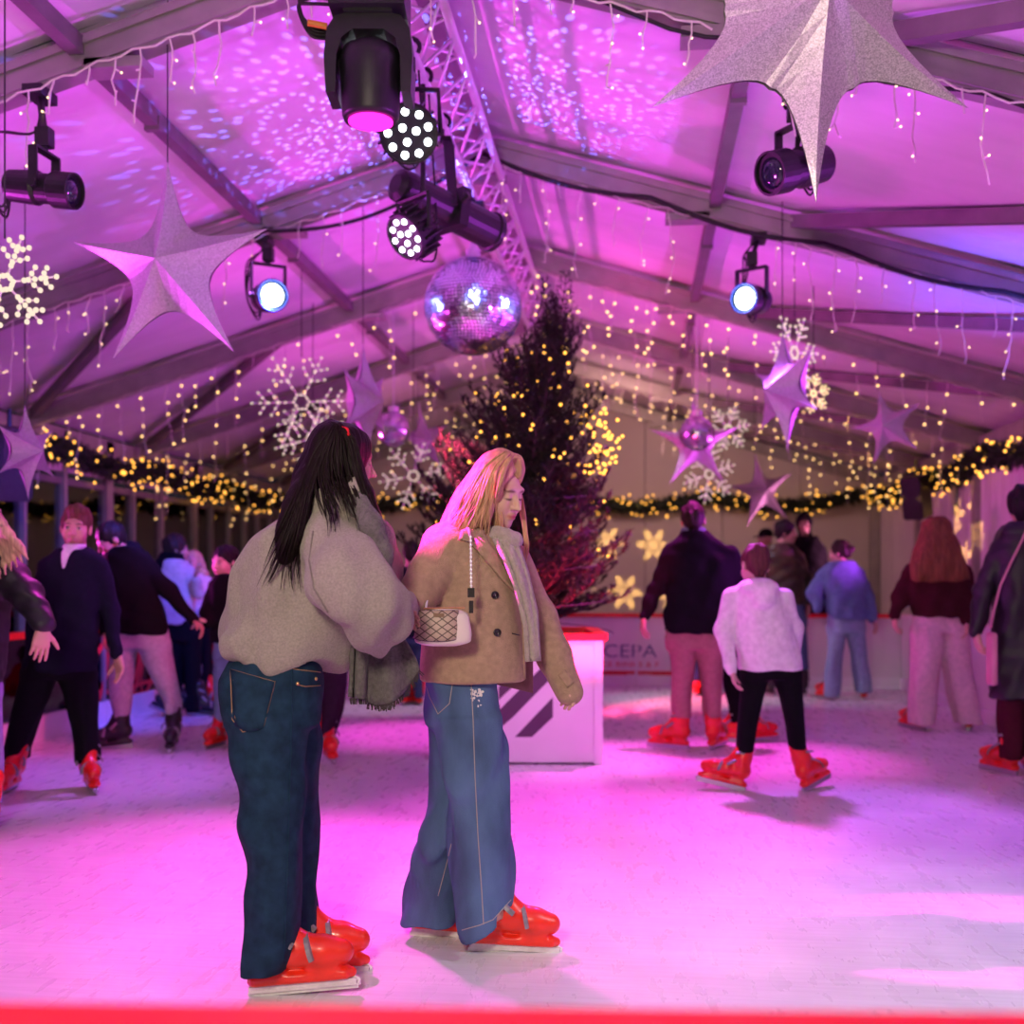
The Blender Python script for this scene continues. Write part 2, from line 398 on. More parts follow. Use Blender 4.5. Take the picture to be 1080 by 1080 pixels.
mb = MB(); mb.box(((BXL + BXR) / 2, BY - .01, BH), (BXR - BXL + .1, .12, .045)); mb.build('top_rail', red_pl, rb)
# lettering on the far boards
navy_t = mat('navy_print', (.05, .06, .22), .5, var=.1, vs=20); red_t = mat('red_print', (.62, .03, .04), .5, var=.1, vs=20)
def fx(px): return onY(px, BY - .04)
TM = Matrix.Rotation(math.pi / 2, 4, 'X')
def bz(py, px=680):
    d = (BY - .04) * CP - fx(px) * SP; return CH + (HZ - py) / FP * d
text_mesh('ICEPA', Matrix.Translation((fx(629.5), BY - .033, bz(693.5))) @ TM @ Matrix.Diagonal((1.22, 1, 1, 1)), .225, navy_t, rb, 'lettering', bold=-.002)
text_mesh('ICE RINKS & F', Matrix.Translation((fx(631), BY - .033, bz(703.5))) @ TM @ Matrix.Diagonal((1.38, 1, 1, 1)), .086, red_t, rb, 'lettering')
mb = MB(); mb.box(((fx(636) + fx(712)) / 2, BY - .034, bz(711.5)), (fx(712) - fx(636), .006, .085)); mb.build('red_stripe', red_t, rb)
text_mesh('www.icepa', Matrix.Translation((fx(662), BY - .039, bz(713.2))) @ TM, .065, board_m, rb, 'lettering', ext=.001)
# west boards: clear panels with red script
rl = thing('rink_barrier', 'clear panelled boards with red rail and red script beside the window wall', 'barrier', (BXL, 6, 0), 'rink barriers')
ya = list(np.arange(1.0, BY, 2.09))
for y, y2 in zip(ya, ya[1:] + [BY]):
    mb = MB(); mb.box((BXL, (y + y2) / 2, .50), (.016, y2 - y - .05, .62)); mb.build('clear_panel', clear_pl, rl)
    mb = MB(); mb.box((BXL + .01, (y + y2) / 2, .10), (.07, y2 - y - .012, .20)); mb.build('kick_plate', white_pl, rl)
    mb = MB(); mb.box((BXL, y, .42), (.06, .05, .80)); mb.build('joint_post', alu, rl)
mb = MB(); mb.box((BXL, 7.2, BH), (.12, 12.8, .05)); mb.build('top_rail', red_pl, rl)
def script(px0, h, seed):
    """loops of red handwriting-like print on the clear panels"""
    r2 = random.Random(seed); y = onX(px0, BXL + .02); mb = MB(); pts = []
    for k in range(4):       # slanted loops
        y0 = y + k * .34; hh = h * (1 if k % 2 else .72)
        for a in range(17):
            t = 2 * math.pi * a / 16
            yy = y0 + .13 * math.cos(t) + .16 * (math.sin(t) * hh)
            pts.append(((BXL + .02), yy, .50 + hh * .42 * math.sin(t) - (.06 if k % 2 else 0)))
        mb.tube(pts[-17:], [.030 + .014 * math.sin(2 * math.pi * a / 16 + 1) for a in range(17)], 5, flat=.2 if False else 1)
    mb.tube([(BXL + .02, y - .2 + 1.5 * u, .24 + .05 * math.sin(u * 5)) for u in np.linspace(0, 1, 12)], .022, 5)
    for v in range(len(mb.v)): mb.v[v] = (BXL + .02 + (mb.v[v][0] - BXL - .02) * .12, mb.v[v][1], mb.v[v][2])
    mb.build('red_script', red_t, rl)
script(84, .60, 1); script(140, .60, 2); script(208, .6, 3)
# east boards
re = thing('rink_barrier', 'white boards running along the curtained right side of the rink', 'barrier', (BXR, 9, 0), 'rink barriers')
for k in range(5):
    y = BY - .05 - 2.0 * (k + .5)
    mb = MB(); mb.box((BXR, y, .47), (.06, 1.985, .70)); mb.build('board', board_m, re)
    mb = MB(); mb.box((BXR - .012, y, .06), (.08, 1.985, .12)); mb.build('kick_plate', white_pl, re)
mb = MB(); mb.box((BXR, BY - 5.06, BH), (.12, 10, .045)); mb.build('top_rail', board_m, re)
# near boards just in front of the camera (only the red rail shows)
rn = thing('rink_barrier', 'out of focus red rail of the near boards along the bottom edge', 'barrier', P(540, 1080, 1.12).xy.to_3d(), 'rink barriers')
pc = P(540, 1090, 1.08); a_ = P(-900, 1082, .97); b_ = P(1980, 1098, .91)
a_.z = b_.z = .857
dv = (b_ - a_).normalized()
mb = MB(); mb.beam(a_, b_, .10, .05); mb.build('top_rail', red_pl, rn)
for k in range(2):
    p0 = a_.lerp(b_, k / 2) + dv * .01; p1 = a_.lerp(b_, (k + 1) / 2) - dv * .01
    mb = MB(); mb.beam(p0 - Vector((0, 0, .43)), p1 - Vector((0, 0, .43)), .05, .80); mb.build('board', board_m, rn)
# ------------------------------------------------------------------ ridge truss
ZU, ZL = 4.12, 3.86
tr = thing('lighting_truss', 'silver triangular lattice truss hung below the roof ridge', 'truss', (RX, 2, ZL))
ty0, ty1 = 1.2, 11.6
ch = [(RX - .145, ZU), (RX + .145, ZU), (RX, ZL)]
for x, z in ch:
    mb = MB(); mb.tube([(x, ty0, z), (x, ty1, z)], .025, 10); mb.build('chord', chrome, tr, smooth=True)
for i in range(3):
    (xa, za), (xb, zb) = ch[i], ch[(i + 1) % 3]
    k = 0; y = ty0
    while y < ty1 - .2:
        mb = MB(); mb.tube([(xa, y, za), (xb, y + .21, zb)], .010, 6); mb.build('lattice_bar', chrome, tr, smooth=True)
        mb = MB(); mb.tube([(xb, y + .21, zb), (xa, y + .42, za)], .010, 6); mb.build('lattice_bar', chrome, tr, smooth=True)
        y += .42
for y in YR[1:6]:
    if y < ty1:
        mb = MB(); mb.tube([(RX, y, ZU), (RX, y, RZ - .05)], .02, 8); mb.box((RX, y, ZU), (.36, .05, .05)); mb.build('hanger', alu, tr)
# ------------------------------------------------------------------ lamps on the truss and rafters
def curve(pts, n=6):
    pts = [Vector(p) for p in pts]; out = []; q = [pts[0]] + pts + [pts[-1]]
    for i in range(1, len(q) - 2):
        a, b, c, d = q[i - 1:i + 3]
        for k in range(n):
            t = k / n; out.append(.5 * ((2 * b) + (c - a) * t + (2 * a - 5 * b + 4 * c - d) * t * t + (3 * b - a - 3 * c + d) * t ** 3))
    return out + [pts[-1]]
def clamp(mb, top, z1):
    """hook clamp round a tube at `top`, stem down to height z1"""
    top = Vector(top)
    mb.tube([top + Vector((.045 * math.cos(a), 0, .045 * math.sin(a))) for a in np.linspace(-.6, math.pi + .6, 10)], .012, 6)
    mb.tube([top - Vector((0, 0, .04)), (top.x, top.y, z1)], .014, 8)
led_w = glow('white_led', (.86, .93, 1), 14); led_p = glow('lilac_led', (.85, .80, 1), 9); lens_m = glow('magenta_lens', (1, .02, .55), 3.2); lens_b = glow('blue_white_lens', (.62, .80, 1), 12)
lens_d = mat('dark_lens', (.02, .02, .05), .1, 0, coat=1)
orange = mat('orange_plug', (.85, .30, .03), .5, var=.1)
def moving_head(px, py, d):
    """base box, yoke arms and drum, hanging head down"""
    t = thing('moving_head_light', 'large black moving head spotlight hanging at the top with magenta lens', 'spotlight', P(px, py, d))
    M = frame(Vector((0, 0, 1)), FW, P(px, py, d))       # z up, y away
    s = d / FP
    mb = MB(); m = Matrix.Translation(M.translation)
    R3 = M.to_3x3()
    def pt(x, y, z): return M @ Vector((x, y, z))
    # px offsets from the pixel centre: head drum 55 px wide, yoke 88 px wide
    hw = 30 * s
    prof = [(hw * .80, -58 * s), (hw * .92, -60 * s), (hw, -54 * s), (hw * 1.08, -10 * s), (hw * 1.12, 0), (hw * .98, 14 * s), (hw * .55, 22 * s)]
    mb.lathe(prof, 28, M); drum = mb.build('drum', black, t, smooth=True)
    mb = MB()
    for k in range(20):
        a = 2 * math.pi * k / 20; mb.box(pt(hw * 1.10 * math.cos(a), hw * 1.10 * math.sin(a), 2 * s), (.004, .012, .07), R3 @ Matrix.Rotation(a, 3, 'Z'))
    mb.build('cooling_fin', black, drum, kind='stuff')
    mb = MB(); mb.lathe([(hw * .78, -61.5 * s), (hw * .78, -60 * s)], 28, M); mb.build('lens', lens_m, t)
    mb = MB(); mb.tube([pt(hw * 1.13 * math.cos(a), hw * 1.13 * math.sin(a), -2 * s) for a in np.linspace(0, 2 * math.pi, 32, endpoint=False)], .006, 6, True); mb.build('trim_ring', chrome, drum, smooth=True)
    # yoke: an arch
    mb = MB(); prof = []
    outer = [(-44, -38), (-46, 0), (-43, 28), (-34, 41), (-15, 45), (15, 45), (34, 41), (43, 28), (46, 0), (44, -38)]
    inner = [(34, -38), (33, 0), (28, 18), (16, 27), (-16, 27), (-28, 18), (-33, 0), (-34, -38)]
    My = M @ Matrix.Translation((0, .09, 0)) @ Matrix.Rotation(math.pi / 2, 4, 'X')
    vs = outer + inner; th = .18; n = len(vs)
    V = [My @ Vector((x * s, y * s, z)) for z in (0, th) for x, y in vs]
    quads = []
    no, ni = len(outer), len(inner)
    # connect outer i to inner index
    mp_ = [17, 16, 15, 14, 14, 13, 13, 12, 11, 10]
    for k in range(no - 1):
        a, b = k, k + 1; c, e = mp_[k + 1], mp_[k]
        quads.append((a, b, c, e) if c != e else (a, b, c))
    fs = [tuple(q) for q in quads] + [tuple(i + n for i in q[::-1]) for q in quads]
    for k in range(n): fs.append((k, (k + 1) % n, n + (k + 1) % n, n + k))
    mb.add(V, fs); mb.build('yoke', black, t)
    mb = MB()
    for sx in (-1, 1): mb.tube([pt(sx * 30 * s, 0, 0), pt(sx * 47 * s, 0, 0)], .03, 12)
    mb.build('pivot', black, t)
    mb = MB(); mb.box(pt(0, 0, 66 * s), (78 * s, .30, 40 * s), R3); mb.box(pt(0, 0, 47 * s), (50 * s, .22, 8 * s), R3); mb.box(pt(0, -.145, 66 * s), (52 * s, .02, 22 * s), R3)
    mb.build('base', black, t)
    top = pt(0, 0, 86 * s)
    for dy in (-.1, .1):
        mb = MB(); clamp(mb, (RX, top.y + dy, ZL), top.z); mb.tube([(RX, top.y + dy, top.z + .02), (top.x, top.y + dy, top.z)], .014, 8); mb.build('clamp', chrome, t)
    mb = MB()
    for k in range(4):
        mb.tube(curve([pt((-34 + 2 * k) * s, -.02, (60 + 5 * k) * s), pt((-62 - 3 * k) * s, 0, (64 + 6 * k) * s), pt((-78 + k) * s, .03, (52 - 2 * k) * s + .05), pt((-64 + k) * s, .02, (33 + k * 3) * s), pt((-40) * s, .05, (34 + 3 * k) * s)]), .007, 6)
    mb.build('cable', rubber, t, smooth=True)
    mb = MB(); mb.tube([pt(-46 * s, 0, 40 * s), pt(-66 * s, -.01, 43 * s)], .014, 8); mb.build('plug', orange, t)
moving_head(391, 68, 4.75)
def par(px, py, d, aim, dia, ledm, label, nl=12, length=None, lit=True):
    """LED par can: ribbed body, 12 lenses, forked yoke"""
    c = P(px, py, d); r = dia / 2; ln = length or dia * .62
    t = thing('par_light', label, 'stage light', c, 'stage lights on the ridge truss')
    M = frame(aim, Vector((0, 0, 1)), c)
    mb = MB(); mb.lathe([(r * .55, -ln), (r * .80, -ln * .93), (r * .97, -ln * .45), (r, -.02), (r, .012), (r * .93, .012), (r * .93, .0)], 28, M); mb.build('housing', black, t, smooth=False)
    mb = MB()
    for k in range(18):
        a = 2 * math.pi * k / 18
        mb.box(M @ Vector((r * .93 * math.cos(a), r * .93 * math.sin(a), -ln * .5)), (.008, .05, ln * .8), M.to_3x3() @ Matrix.Rotation(a + math.pi / 2, 3, 'Z'))
    mb.build('cooling_fin', black, t, kind='stuff')
    pos = [(0, 0), ] * 0
    rows = [(3, .27), (9, .70)] if nl == 12 else [(1, 0), (6, .5)]
    for nn, rad in rows:
        for k in range(nn):
            a = 2 * math.pi * k / nn + .35
            mb = MB(); mb.lathe([(r * .125, -.002), (r * .125, .006), (r * .09, .012)], 10, M @ Matrix.Translation((r * rad * math.cos(a), r * rad * math.sin(a), 0))); mb.build('led', ledm, t)
    x = M.to_3x3() @ Vector((1, 0, 0)); top = Vector((RX, c.y, ZL - .03))
    up = Vector((0, 0, 1)) * (r * 1.5)
    mb = MB(); pv = c - M.to_3x3() @ Vector((0, 0, ln * .4))
    mb.tube([pv - x * r * 1.02, pv - x * r * 1.10, pv - x * r * 1.02 + up, pv + x * r * 1.02 + up, pv + x * r * 1.10, pv + x * r * 1.02], .014, 6); mb.build('yoke', black, t)
    mb = MB(); clamp(mb, (RX, pv.y, ZL), (pv + up).z); mb.tube([pv + up, (RX, pv.y, (pv + up).z)], .013, 6); mb.build('clamp', black, t)
    mb = MB(); q = M @ Vector((0, 0, -ln)); mb.tube(curve([q, q + Vector((-.05, 0, -.03)), q + Vector((-.07, .02, -.12)), q + Vector((0, .06, -.17)), q + Vector((.05, .1, -.05)), (RX, q.y + .1, ZL)]), .006, 5); mb.build('cable', rubber, t, smooth=True)
    return t
par(431, 141, 5.4, P(470, 520, 1.2) - P(431, 141, 5.4), .284, led_w, 'round stage light with twelve white lenses lit towards the camera')
par(428, 250, 5.75, P(-200, 640, 3.9) - P(428, 250, 5.75), .24, led_p, 'smaller round stage light turned left and down below the black profile spot')
# profile spot
a, b = P(420, 195, 5.85), P(521, 246, 6.35); ax = (b - a).normalized()
t = thing('profile_spotlight', 'black tubular profile spotlight slung diagonally above the mirror ball', 'spotlight', (a + b) / 2)
M = frame(ax, Vector((0, 0, 1)), a); L_ = (b - a).length
mb = MB(); mb.lathe([(.05, -.02), (.085, .0), (.092, .06), (.09, L_ * .52), (.075, L_ * .55)], 22, M); mb.build('lamp_housing', black, t, smooth=False)
mb = MB(); mb.lathe([(.075, L_ * .50), (.098, L_ * .57), (.100, L_ * .94), (.112, L_ * .95), (.112, L_ * .99), (.09, L_)], 22, M); mb.build('lens_tube', black, t)
mb = MB(); mb.box(M @ Vector((0, 0, L_ * .53)), (.24, .21, .06), M.to_3x3()); mb.build('shutter_gate', black, t)
for sx in (-1, 1):
    mb = MB(); mb.tube([M @ Vector((sx * .11, .02, L_ * .5)), M @ Vector((sx * .16, .05, L_ * .5))], .02, 8); mb.build('knob', black, t)
mb = MB(); q = M @ Vector((0, 0, L_ * .53)); e = P(473, 150, 6.35)
mb.beam(q + Vector((.03, -.11, 0)), e + Vector((0, -.05, 0)), .05, .012); mb.beam(q + Vector((.0, .11, 0)), e + Vector((0, .05, 0)), .05, .012); mb.box(e, (.05, .14, .02)); mb.build('yoke', black, t)
mb = MB(); clamp(mb, (RX, e.y, ZL), e.z); mb.tube([e, (RX, e.y, e.z)], .013, 6); mb.build('clamp', black, t)
# spots on the rafters
def spot(px, py, d, aim, ln, r, label, lens, hang, ringm=None):
    c = P(px, py, d); t = thing('rafter_spotlight', label, 'spotlight', c, 'spotlights on the rafters')
    M = frame(aim, Vector((0, 0, 1)), c)
    mb = MB(); mb.lathe([(r * .55, -ln * .55), (r * .9, -ln * .5), (r, -ln * .1), (r * .86, -ln * .05), (r * .86, ln * .12), (r * 1.04, ln * .16), (r * 1.04, ln * .45), (r * .93, ln * .45), (r * .93, ln * .40)], 26, M); mb.build('housing', black, t)
    mb = MB(); mb.lathe([(r * .74, ln * .38), (r * .74, ln * .405), (r * .4, ln * .43)], 26, M); mb.build('lens', lens, t, smooth=True)
    if ringm:
        mb = MB(); mb.tube([M @ Vector((r * .99 * math.cos(a), r * .99 * math.sin(a), ln * .455)) for a in np.linspace(0, 2 * math.pi, 26, endpoint=False)], .008, 6, True); mb.build('rim', ringm, t, smooth=True)
    x = M.to_3x3() @ Vector((1, 0, 0)); up = Vector((0, 0, r * 2.1)); pv = c
    mb = MB()
    for sx in (-1, 1):
        mb.beam(pv + x * (sx * r * 1.12), pv + x * (sx * r * 1.12) + up, .012, .045, x.cross(Vector((0, 0, 1))))
        mb.tube([pv + x * (sx * r), pv + x * (sx * r * 1.3)], .022, 8)
    mb.beam(pv - x * r * 1.15 + up, pv + x * r * 1.15 + up, .045, .012); mb.build('yoke', black, t)
    h = Vector(hang); mb = MB(); q = pv + up
    mb.tube([q, q + Vector((0, 0, .08)), h], .018, 8); mb.box(h, (.10, .16, .05)); mb.box(q + Vector((0, 0, .07)), (.07, .06, .09)); mb.build('clamp', black, t)
    mb = MB(); bk = M @ Vector((0, 0, -ln * .5))
    for k in range(3):
        mb.tube(curve([bk + Vector((0, 0, .01 * k)), bk + Vector((-.05, .02 * k, -.10 - .02 * k)), bk + Vector((-.12, 0, .02)), bk + Vector((-.12 + .02 * k, 0, .25)), q + Vector((-.05, 0, .1)), h]), .006, 5)
    mb.build('cable', rubber, t, smooth=True)
    return t
def rz_at(v): return Vector((v.x, v.y, roofz(v.x) - .12))
mid = mat('joint_plastic', (.6, .58, .6), .5)
spot(47, 199, 5.35, RT * .93 - FW * .18 + Vector((0, 0, -.14)), .36, .082, 'black unlit spotlight pointing right at the upper left edge', lens_d, Vector((onY(42, YR[3]), YR[3], roofz(onY(42, YR[3])) - .12)))
lensL = spot(283, 313, 7.75, RT * .45 - FW * .85 + Vector((0, 0, -.12)), .26, .105, 'black spotlight glowing blue white under the left purlin joint', lens_b, Vector((onY(279, YR[4]), YR[4], roofz(onY(279, YR[4])) - .14)), mat('blue_rim', (.1, .2, .8), .2, .8, coat=1))
spot(838, 178, 5.35, -RT * .80 - FW * .45 + Vector((0, 0, -.30)), .375, .098, 'black unlit spotlight behind the tip of the big glitter star', lens_d, Vector((onY(832, YR[3]), YR[3], roofz(onY(832, YR[3])) - .12)))
spot(793, 316, 7.7, -RT * .62 - FW * .75 + Vector((0, 0, -.12)), .26, .10, 'black spotlight glowing blue white under the right purlin joint', lens_b, Vector((onY(800, YR[4]), YR[4], roofz(onY(800, YR[4])) - .14)), mat('blue_rim', (.1, .2, .8), .2, .8, coat=1))
# black feed cables along the second rafter
def cable(name, label, pts, r):
    mb = MB(); mb.tube(pts, r, 6); return tag(mb.build(name, rubber, None, smooth=True), label, 'cable', 'black feed cables')
y2 = YR[4] - .08
cable('power_cable', 'pair of black cables sagging along the right side rafter from the truss', [(x, y2 - .02, roofz(x) - .08 - .07 * abs(math.sin((x - RX) * 2.6))) for x in np.linspace(RX + .02, 2.6, 26)], .017)
cable('power_cable', 'black cable sagging from the left rafter to the ridge truss', [(x, y2 - .02, roofz(x) - .10 - .16 * math.sin((x + 2.7) / 1.6 * math.pi)) for x in np.linspace(-2.7, RX, 20)], .014)
cable('power_cable', 'thin black cable crossing the roof at the top right', [(x, YR[3] - .09, roofz(x) - .16 - .03 * math.sin(x * 7)) for x in np.linspace(-.8, 3.2, 26)], .010)
# ------------------------------------------------------------------ mirror balls
mirror = mat('mirror_tile', (.90, .91, .98), .20, 1.0)
core_m = mat('mirror_ball_core', (.05, .05, .07), .5)
def mirror_ball(px, py, d, r, label, rings, top=None):
    c = P(px, py, d); t = thing('mirror_ball', label, 'mirror ball', c, 'mirror balls'); rnd = random.Random(rings)
    mb = MB(); mb.ball((0, 0, 0), r * .985, None, 32, 20); mb.v = [tuple(Vector(v) + c) for v in mb.v]; mb.build('core', core_m, t, smooth=True)
    mb = MB(); vs = []; fs = []
    for i in range(rings):
        t0, t1 = math.pi * (i + .09) / rings, math.pi * (i + .91) / rings
        n = max(4, int(2 * rings * math.sin((t0 + t1) / 2)))
        for k in range(n):
            a0, a1 = 2 * math.pi * (k + .09) / n, 2 * math.pi * (k + .91) / n
            tm, am = (t0 + t1) / 2, (a0 + a1) / 2
            nrm = Vector((math.sin(tm) * math.cos(am), math.sin(tm) * math.sin(am), math.cos(tm)))
            q = [Vector((math.sin(tt) * math.cos(aa), math.sin(tt) * math.sin(aa), math.cos(tt))) for tt, aa in ((t0, a0), (t1, a0), (t1, a1), (t0, a1))]
            dx = Vector([rnd.uniform(-.10, .10) for _ in range(3)])
            o = len(vs)
            for p in q:
                p = p - nrm * (p.dot(nrm) - math.cos(math.pi / rings / 2)); h = (p - nrm).dot(dx)
                vs.append(c + (p + nrm * h) * r)
            fs.append((o, o + 1, o + 2, o + 3))
    mb.add(vs, fs); mb.build('mirror_tile', mirror, t, kind='stuff')
    tz = top if top is not None else roofz(c.x) + .10
    mb = MB(); mb.lathe([(.05, r * .98), (.05, r + .05), (.02, r + .06)], 14, Matrix.Translation(c)); mb.build('cap', chrome, t)
    mb = MB()
    mb.tube([c + Vector((0, 0, r)), (c.x, c.y, tz)], .006, 6)
    if r > .2:
        for k in range(4): mb.tube([(c.x + .018 * math.cos(a), c.y, c.z + r + .08 + k * .035 + .02 * math.sin(a)) for a in np.linspace(0, 2 * math.pi, 10, endpoint=False)], .005, 5, True)
    mb.build('chain', chrome, t)
    return c
mb_c = mirror_ball(499, 323, 7.57, .33, 'large blue lit mirror ball hanging from the truss', 44, ZL - .02)
mirror_ball(415, 453, 11.2, .175, 'small mirror ball hanging left of the tree', 26)
mirror_ball(735, 457, 10.6, .165, 'small mirror ball hanging in front of a silver star', 26)
mb = MB(); mb.box((mb_c.x, mb_c.y, ZL - .12), (.16, .16, .12)); mb.tube([(mb_c.x, mb_c.y, ZL - .1), (RX, mb_c.y, ZL)], .02, 6); tag(mb.build('ball_motor', black), 'black motor box between the truss and the large mirror ball', 'motor')
for px_, py_, d_, wt in ((300, 320, 7.2, 1100), (775, 320, 7.1, 1100), (523, 250, 6.45, 130)):
    lamp('ball_pinspot', 'SPOT', P(px_, py_, d_), (.12, .18, 1), wt, mb_c, 14 if wt > 100 else 50, .4, .10)
# ------------------------------------------------------------------ glitter stars
def glitter(name, col):
    m = bpy.data.materials.new(name); m.use_nodes = True; N = m.node_tree.nodes; K = m.node_tree.links; b = N['Principled BSDF']
    tc = N.new('ShaderNodeTexCoord'); v = N.new('ShaderNodeTexVoronoi'); v.inputs['Scale'].default_value = 380
    K.new(tc.outputs['Object'], v.inputs['Vector'])
    r = N.new('ShaderNodeValToRGB'); r.color_ramp.elements[0].color = (*[c * .62 for c in col], 1); r.color_ramp.elements[1].color = (*[min(1, c * 1.35) for c in col], 1)
    sp = N.new('ShaderNodeSeparateColor'); K.new(v.outputs['Color'], sp.inputs[0]); K.new(sp.outputs[0], r.inputs[0]); K.new(r.outputs[0], b.inputs['Base Color'])
    b.inputs['Metallic'].default_value = .45; b.inputs['Roughness'].default_value = .42
    bp = N.new('ShaderNodeBump'); bp.inputs['Strength'].default_value = .5; bp.inputs['Distance'].default_value = .002
    K.new(sp.outputs[1], bp.inputs['Height']); K.new(bp.outputs[0], b.inputs['Normal'])
    return m
gl_silver = glitter('silver_glitter', (.60, .56, .57)); gl_lilac = glitter('lilac_glitter', (.56, .52, .60)); gl_grey = glitter('grey_glitter', (.40, .36, .40))
def star(px, py, d, R, n, label, m, yaw=0, roll=0, vr=.42, thick=.30, tilt=0, cut=None):
    c = P(px, py, d)
    t = thing('hanging_star', label, 'star', c, 'glitter stars hung from the roof')
    B = Matrix((RT, Vector((0, 0, 1)), -FW)).transposed()      # x right, y up, z to the camera
    Q = B @ Matrix.Rotation(yaw, 3, 'Y') @ Matrix.Rotation(tilt, 3, 'X') @ Matrix.Rotation(roll, 3, 'Z')
    mb = MB(); ns, nw = 8, 2; h = R * thick
    for side in (1, -1):
        for k in range(n):
            a = math.pi / 2 + 2 * math.pi * k / n
            T = Vector((math.cos(a), math.sin(a), 0)) * R
            for e in (-1, 1):
                av = a + e * math.pi / n; V = Vector((math.cos(av), math.sin(av), 0)) * (R * vr)
                ctrl = T * .40 + (V - T * (V.dot(T) / T.length_squared)) * .42
                vs = []; fs = []
                for i in range(ns + 1):
                    s = i / ns
                    rp = T * s + Vector((0, 0, side * h * (1 - s) ** 1.5))
                    op = V * (1 - s) ** 2 + ctrl * (2 * s * (1 - s)) + T * s * s
                    op = op + Vector((0, 0, side * h * .05 * (1 - s)))
                    for j in range(nw + 1): vs.append(c + Q @ rp.lerp(op, j / nw))
                for i in range(ns):
                    for j in range(nw):
                        q = i * (nw + 1) + j; f = (q, q + 1, q + nw + 2, q + nw + 1)
                        fs.append(f if e * side > 0 else f[::-1])
                mb.add(vs, fs)
    mb.build('star_body', m, t)
    top = max((Vector(v) for v in mb.v), key=lambda v: v.z)
    mb = MB(); mb.tube([top - Vector((0, 0, .01)), (top.x, top.y, max(top.z + .02, roofz(top.x) + .11))], .0035, 5); mb.build('hanging_cord', cord_m, t)
star(853, 14, 3.25, .55, 6, 'big silver glitter star at the top right with its points cut by the frame', gl_silver, .10, .04, .46, .30)
star(180, 283, 5.5, .53, 5, 'five pointed lilac glitter star hanging at the left', gl_lilac, -.12, .03, .40, .34)
star(28, 476, 6.6, .285, 6, 'grey glitter star seen edge on over the left garland', gl_grey, 1.30, .05, .46, .42)
star(385, 424, 8.6, .45, 6, 'lilac star seen edge on beside the dark haired woman', gl_lilac, 1.28, .08, .42, .35)
star(733, 468, 11.4, .50, 5, 'silver star behind the right small mirror ball', gl_lilac, .2, .05, .36, .3)
star(828, 412, 7.6, .43, 6, 'pink lit star seen edge on right of the centre', gl_lilac, -1.26, .08, .42, .38)
star(936, 450, 10.2, .36, 5, 'pink lit five pointed star by the right eave', gl_lilac, -.7, .25, .40, .34)
star(803, 518, 14.0, .50, 5, 'dim grey star hanging before the far garland', gl_grey, .3, .2, .36, .3)
star(447, 465, 13.5, .50, 5, 'dim star far behind the left small mirror ball', gl_grey, .9, .2, .36, .3)
# ------------------------------------------------------------------ snowflake lights
flake_bulb = glow('flake_bulb', (1, .80, .62), 1.1); flake_tube = mat('rope_light_tube', (.85, .80, .76), .3, emit=(1, .75, .6), es=.05)
flake_warm = glow('flake_warm', (1, .72, .36), 1.6)
def snowflake(px, py, d, R, label, roll=0., yaw=0., bm=None, tm=None, br=.011):
    c = P(px, py, d); t = thing('snowflake_light', label, 'snowflake', c, 'rope light snowflakes')
    B = Matrix((RT, Vector((0, 0, 1)), -FW)).transposed() @ Matrix.Rotation(yaw, 3, 'Y') @ Matrix.Rotation(roll, 3, 'Z')
    tb, bb = MB(), MB()
    def seg(p, q):
        p, q = B @ Vector((*p, 0)) + c, B @ Vector((*q, 0)) + c
        tb.tube([p, q], .005, 6); n = max(2, int((q - p).length / (.042 if d < 6 else .062)))
        for i in range(n + 1): bb.ball(p.lerp(q, i / n), br, None, 6, 4)
    for k in range(6):
        a = math.pi / 3 * k; u = Vector((math.cos(a), math.sin(a)))
        seg(u * R * .16, u * R)
        for f, l in ((.45, .30), (.70, .25)):
            for e in (-1, 1):
                b = a + e * math.radians(52); seg(u * R * f, u * R * f + Vector((math.cos(b), math.sin(b))) * R * l)
        a2 = a + math.pi / 3; seg(u * R * .16, Vector((math.cos(a2), math.sin(a2))) * R * .16)
    tb.build('tube', tm or flake_tube, t); bb.build('bulb', bm or flake_bulb, t, kind='stuff')
    zt = roofz(c.x); mb = MB(); mb.tube([c + Vector((0, 0, R * .9)), (c.x, c.y, zt + .11)], .004, 5); mb.build('hanging_cord', cord_m, t)
snowflake(5, 298, 4.9, .215, 'bright rope light snowflake at the left edge', .2, .3, br=.013)
snowflake(318, 424, 9.3, .42, 'upper dotted snowflake light left of the dark haired woman', .1, .5)
snowflake(330, 462, 10.6, .36, 'lower dotted snowflake light behind the dark haired woman', .3, .2)
snowflake(436, 502, 11.8, .36, 'dotted snowflake light between the two women', .2, .2)
snowflake(768, 452, 11.8, .24, 'pale snowflake light right of the small mirror ball', .2, .2)
snowflake(748, 500, 12.6, .33, 'pale snowflake light just above the far garland', .35, .3)
snowflake(838, 372, 8.6, .30, 'large pink white snowflake light beside the edge on star', .1, .7)
snowflake(858, 415, 9.2, .16, 'small warm glowing snowflake light under the pink white one', .3, .4, flake_warm, mat('warm_tube', (.9, .7, .4), .3, emit=(1, .65, .25), es=.5), .010)
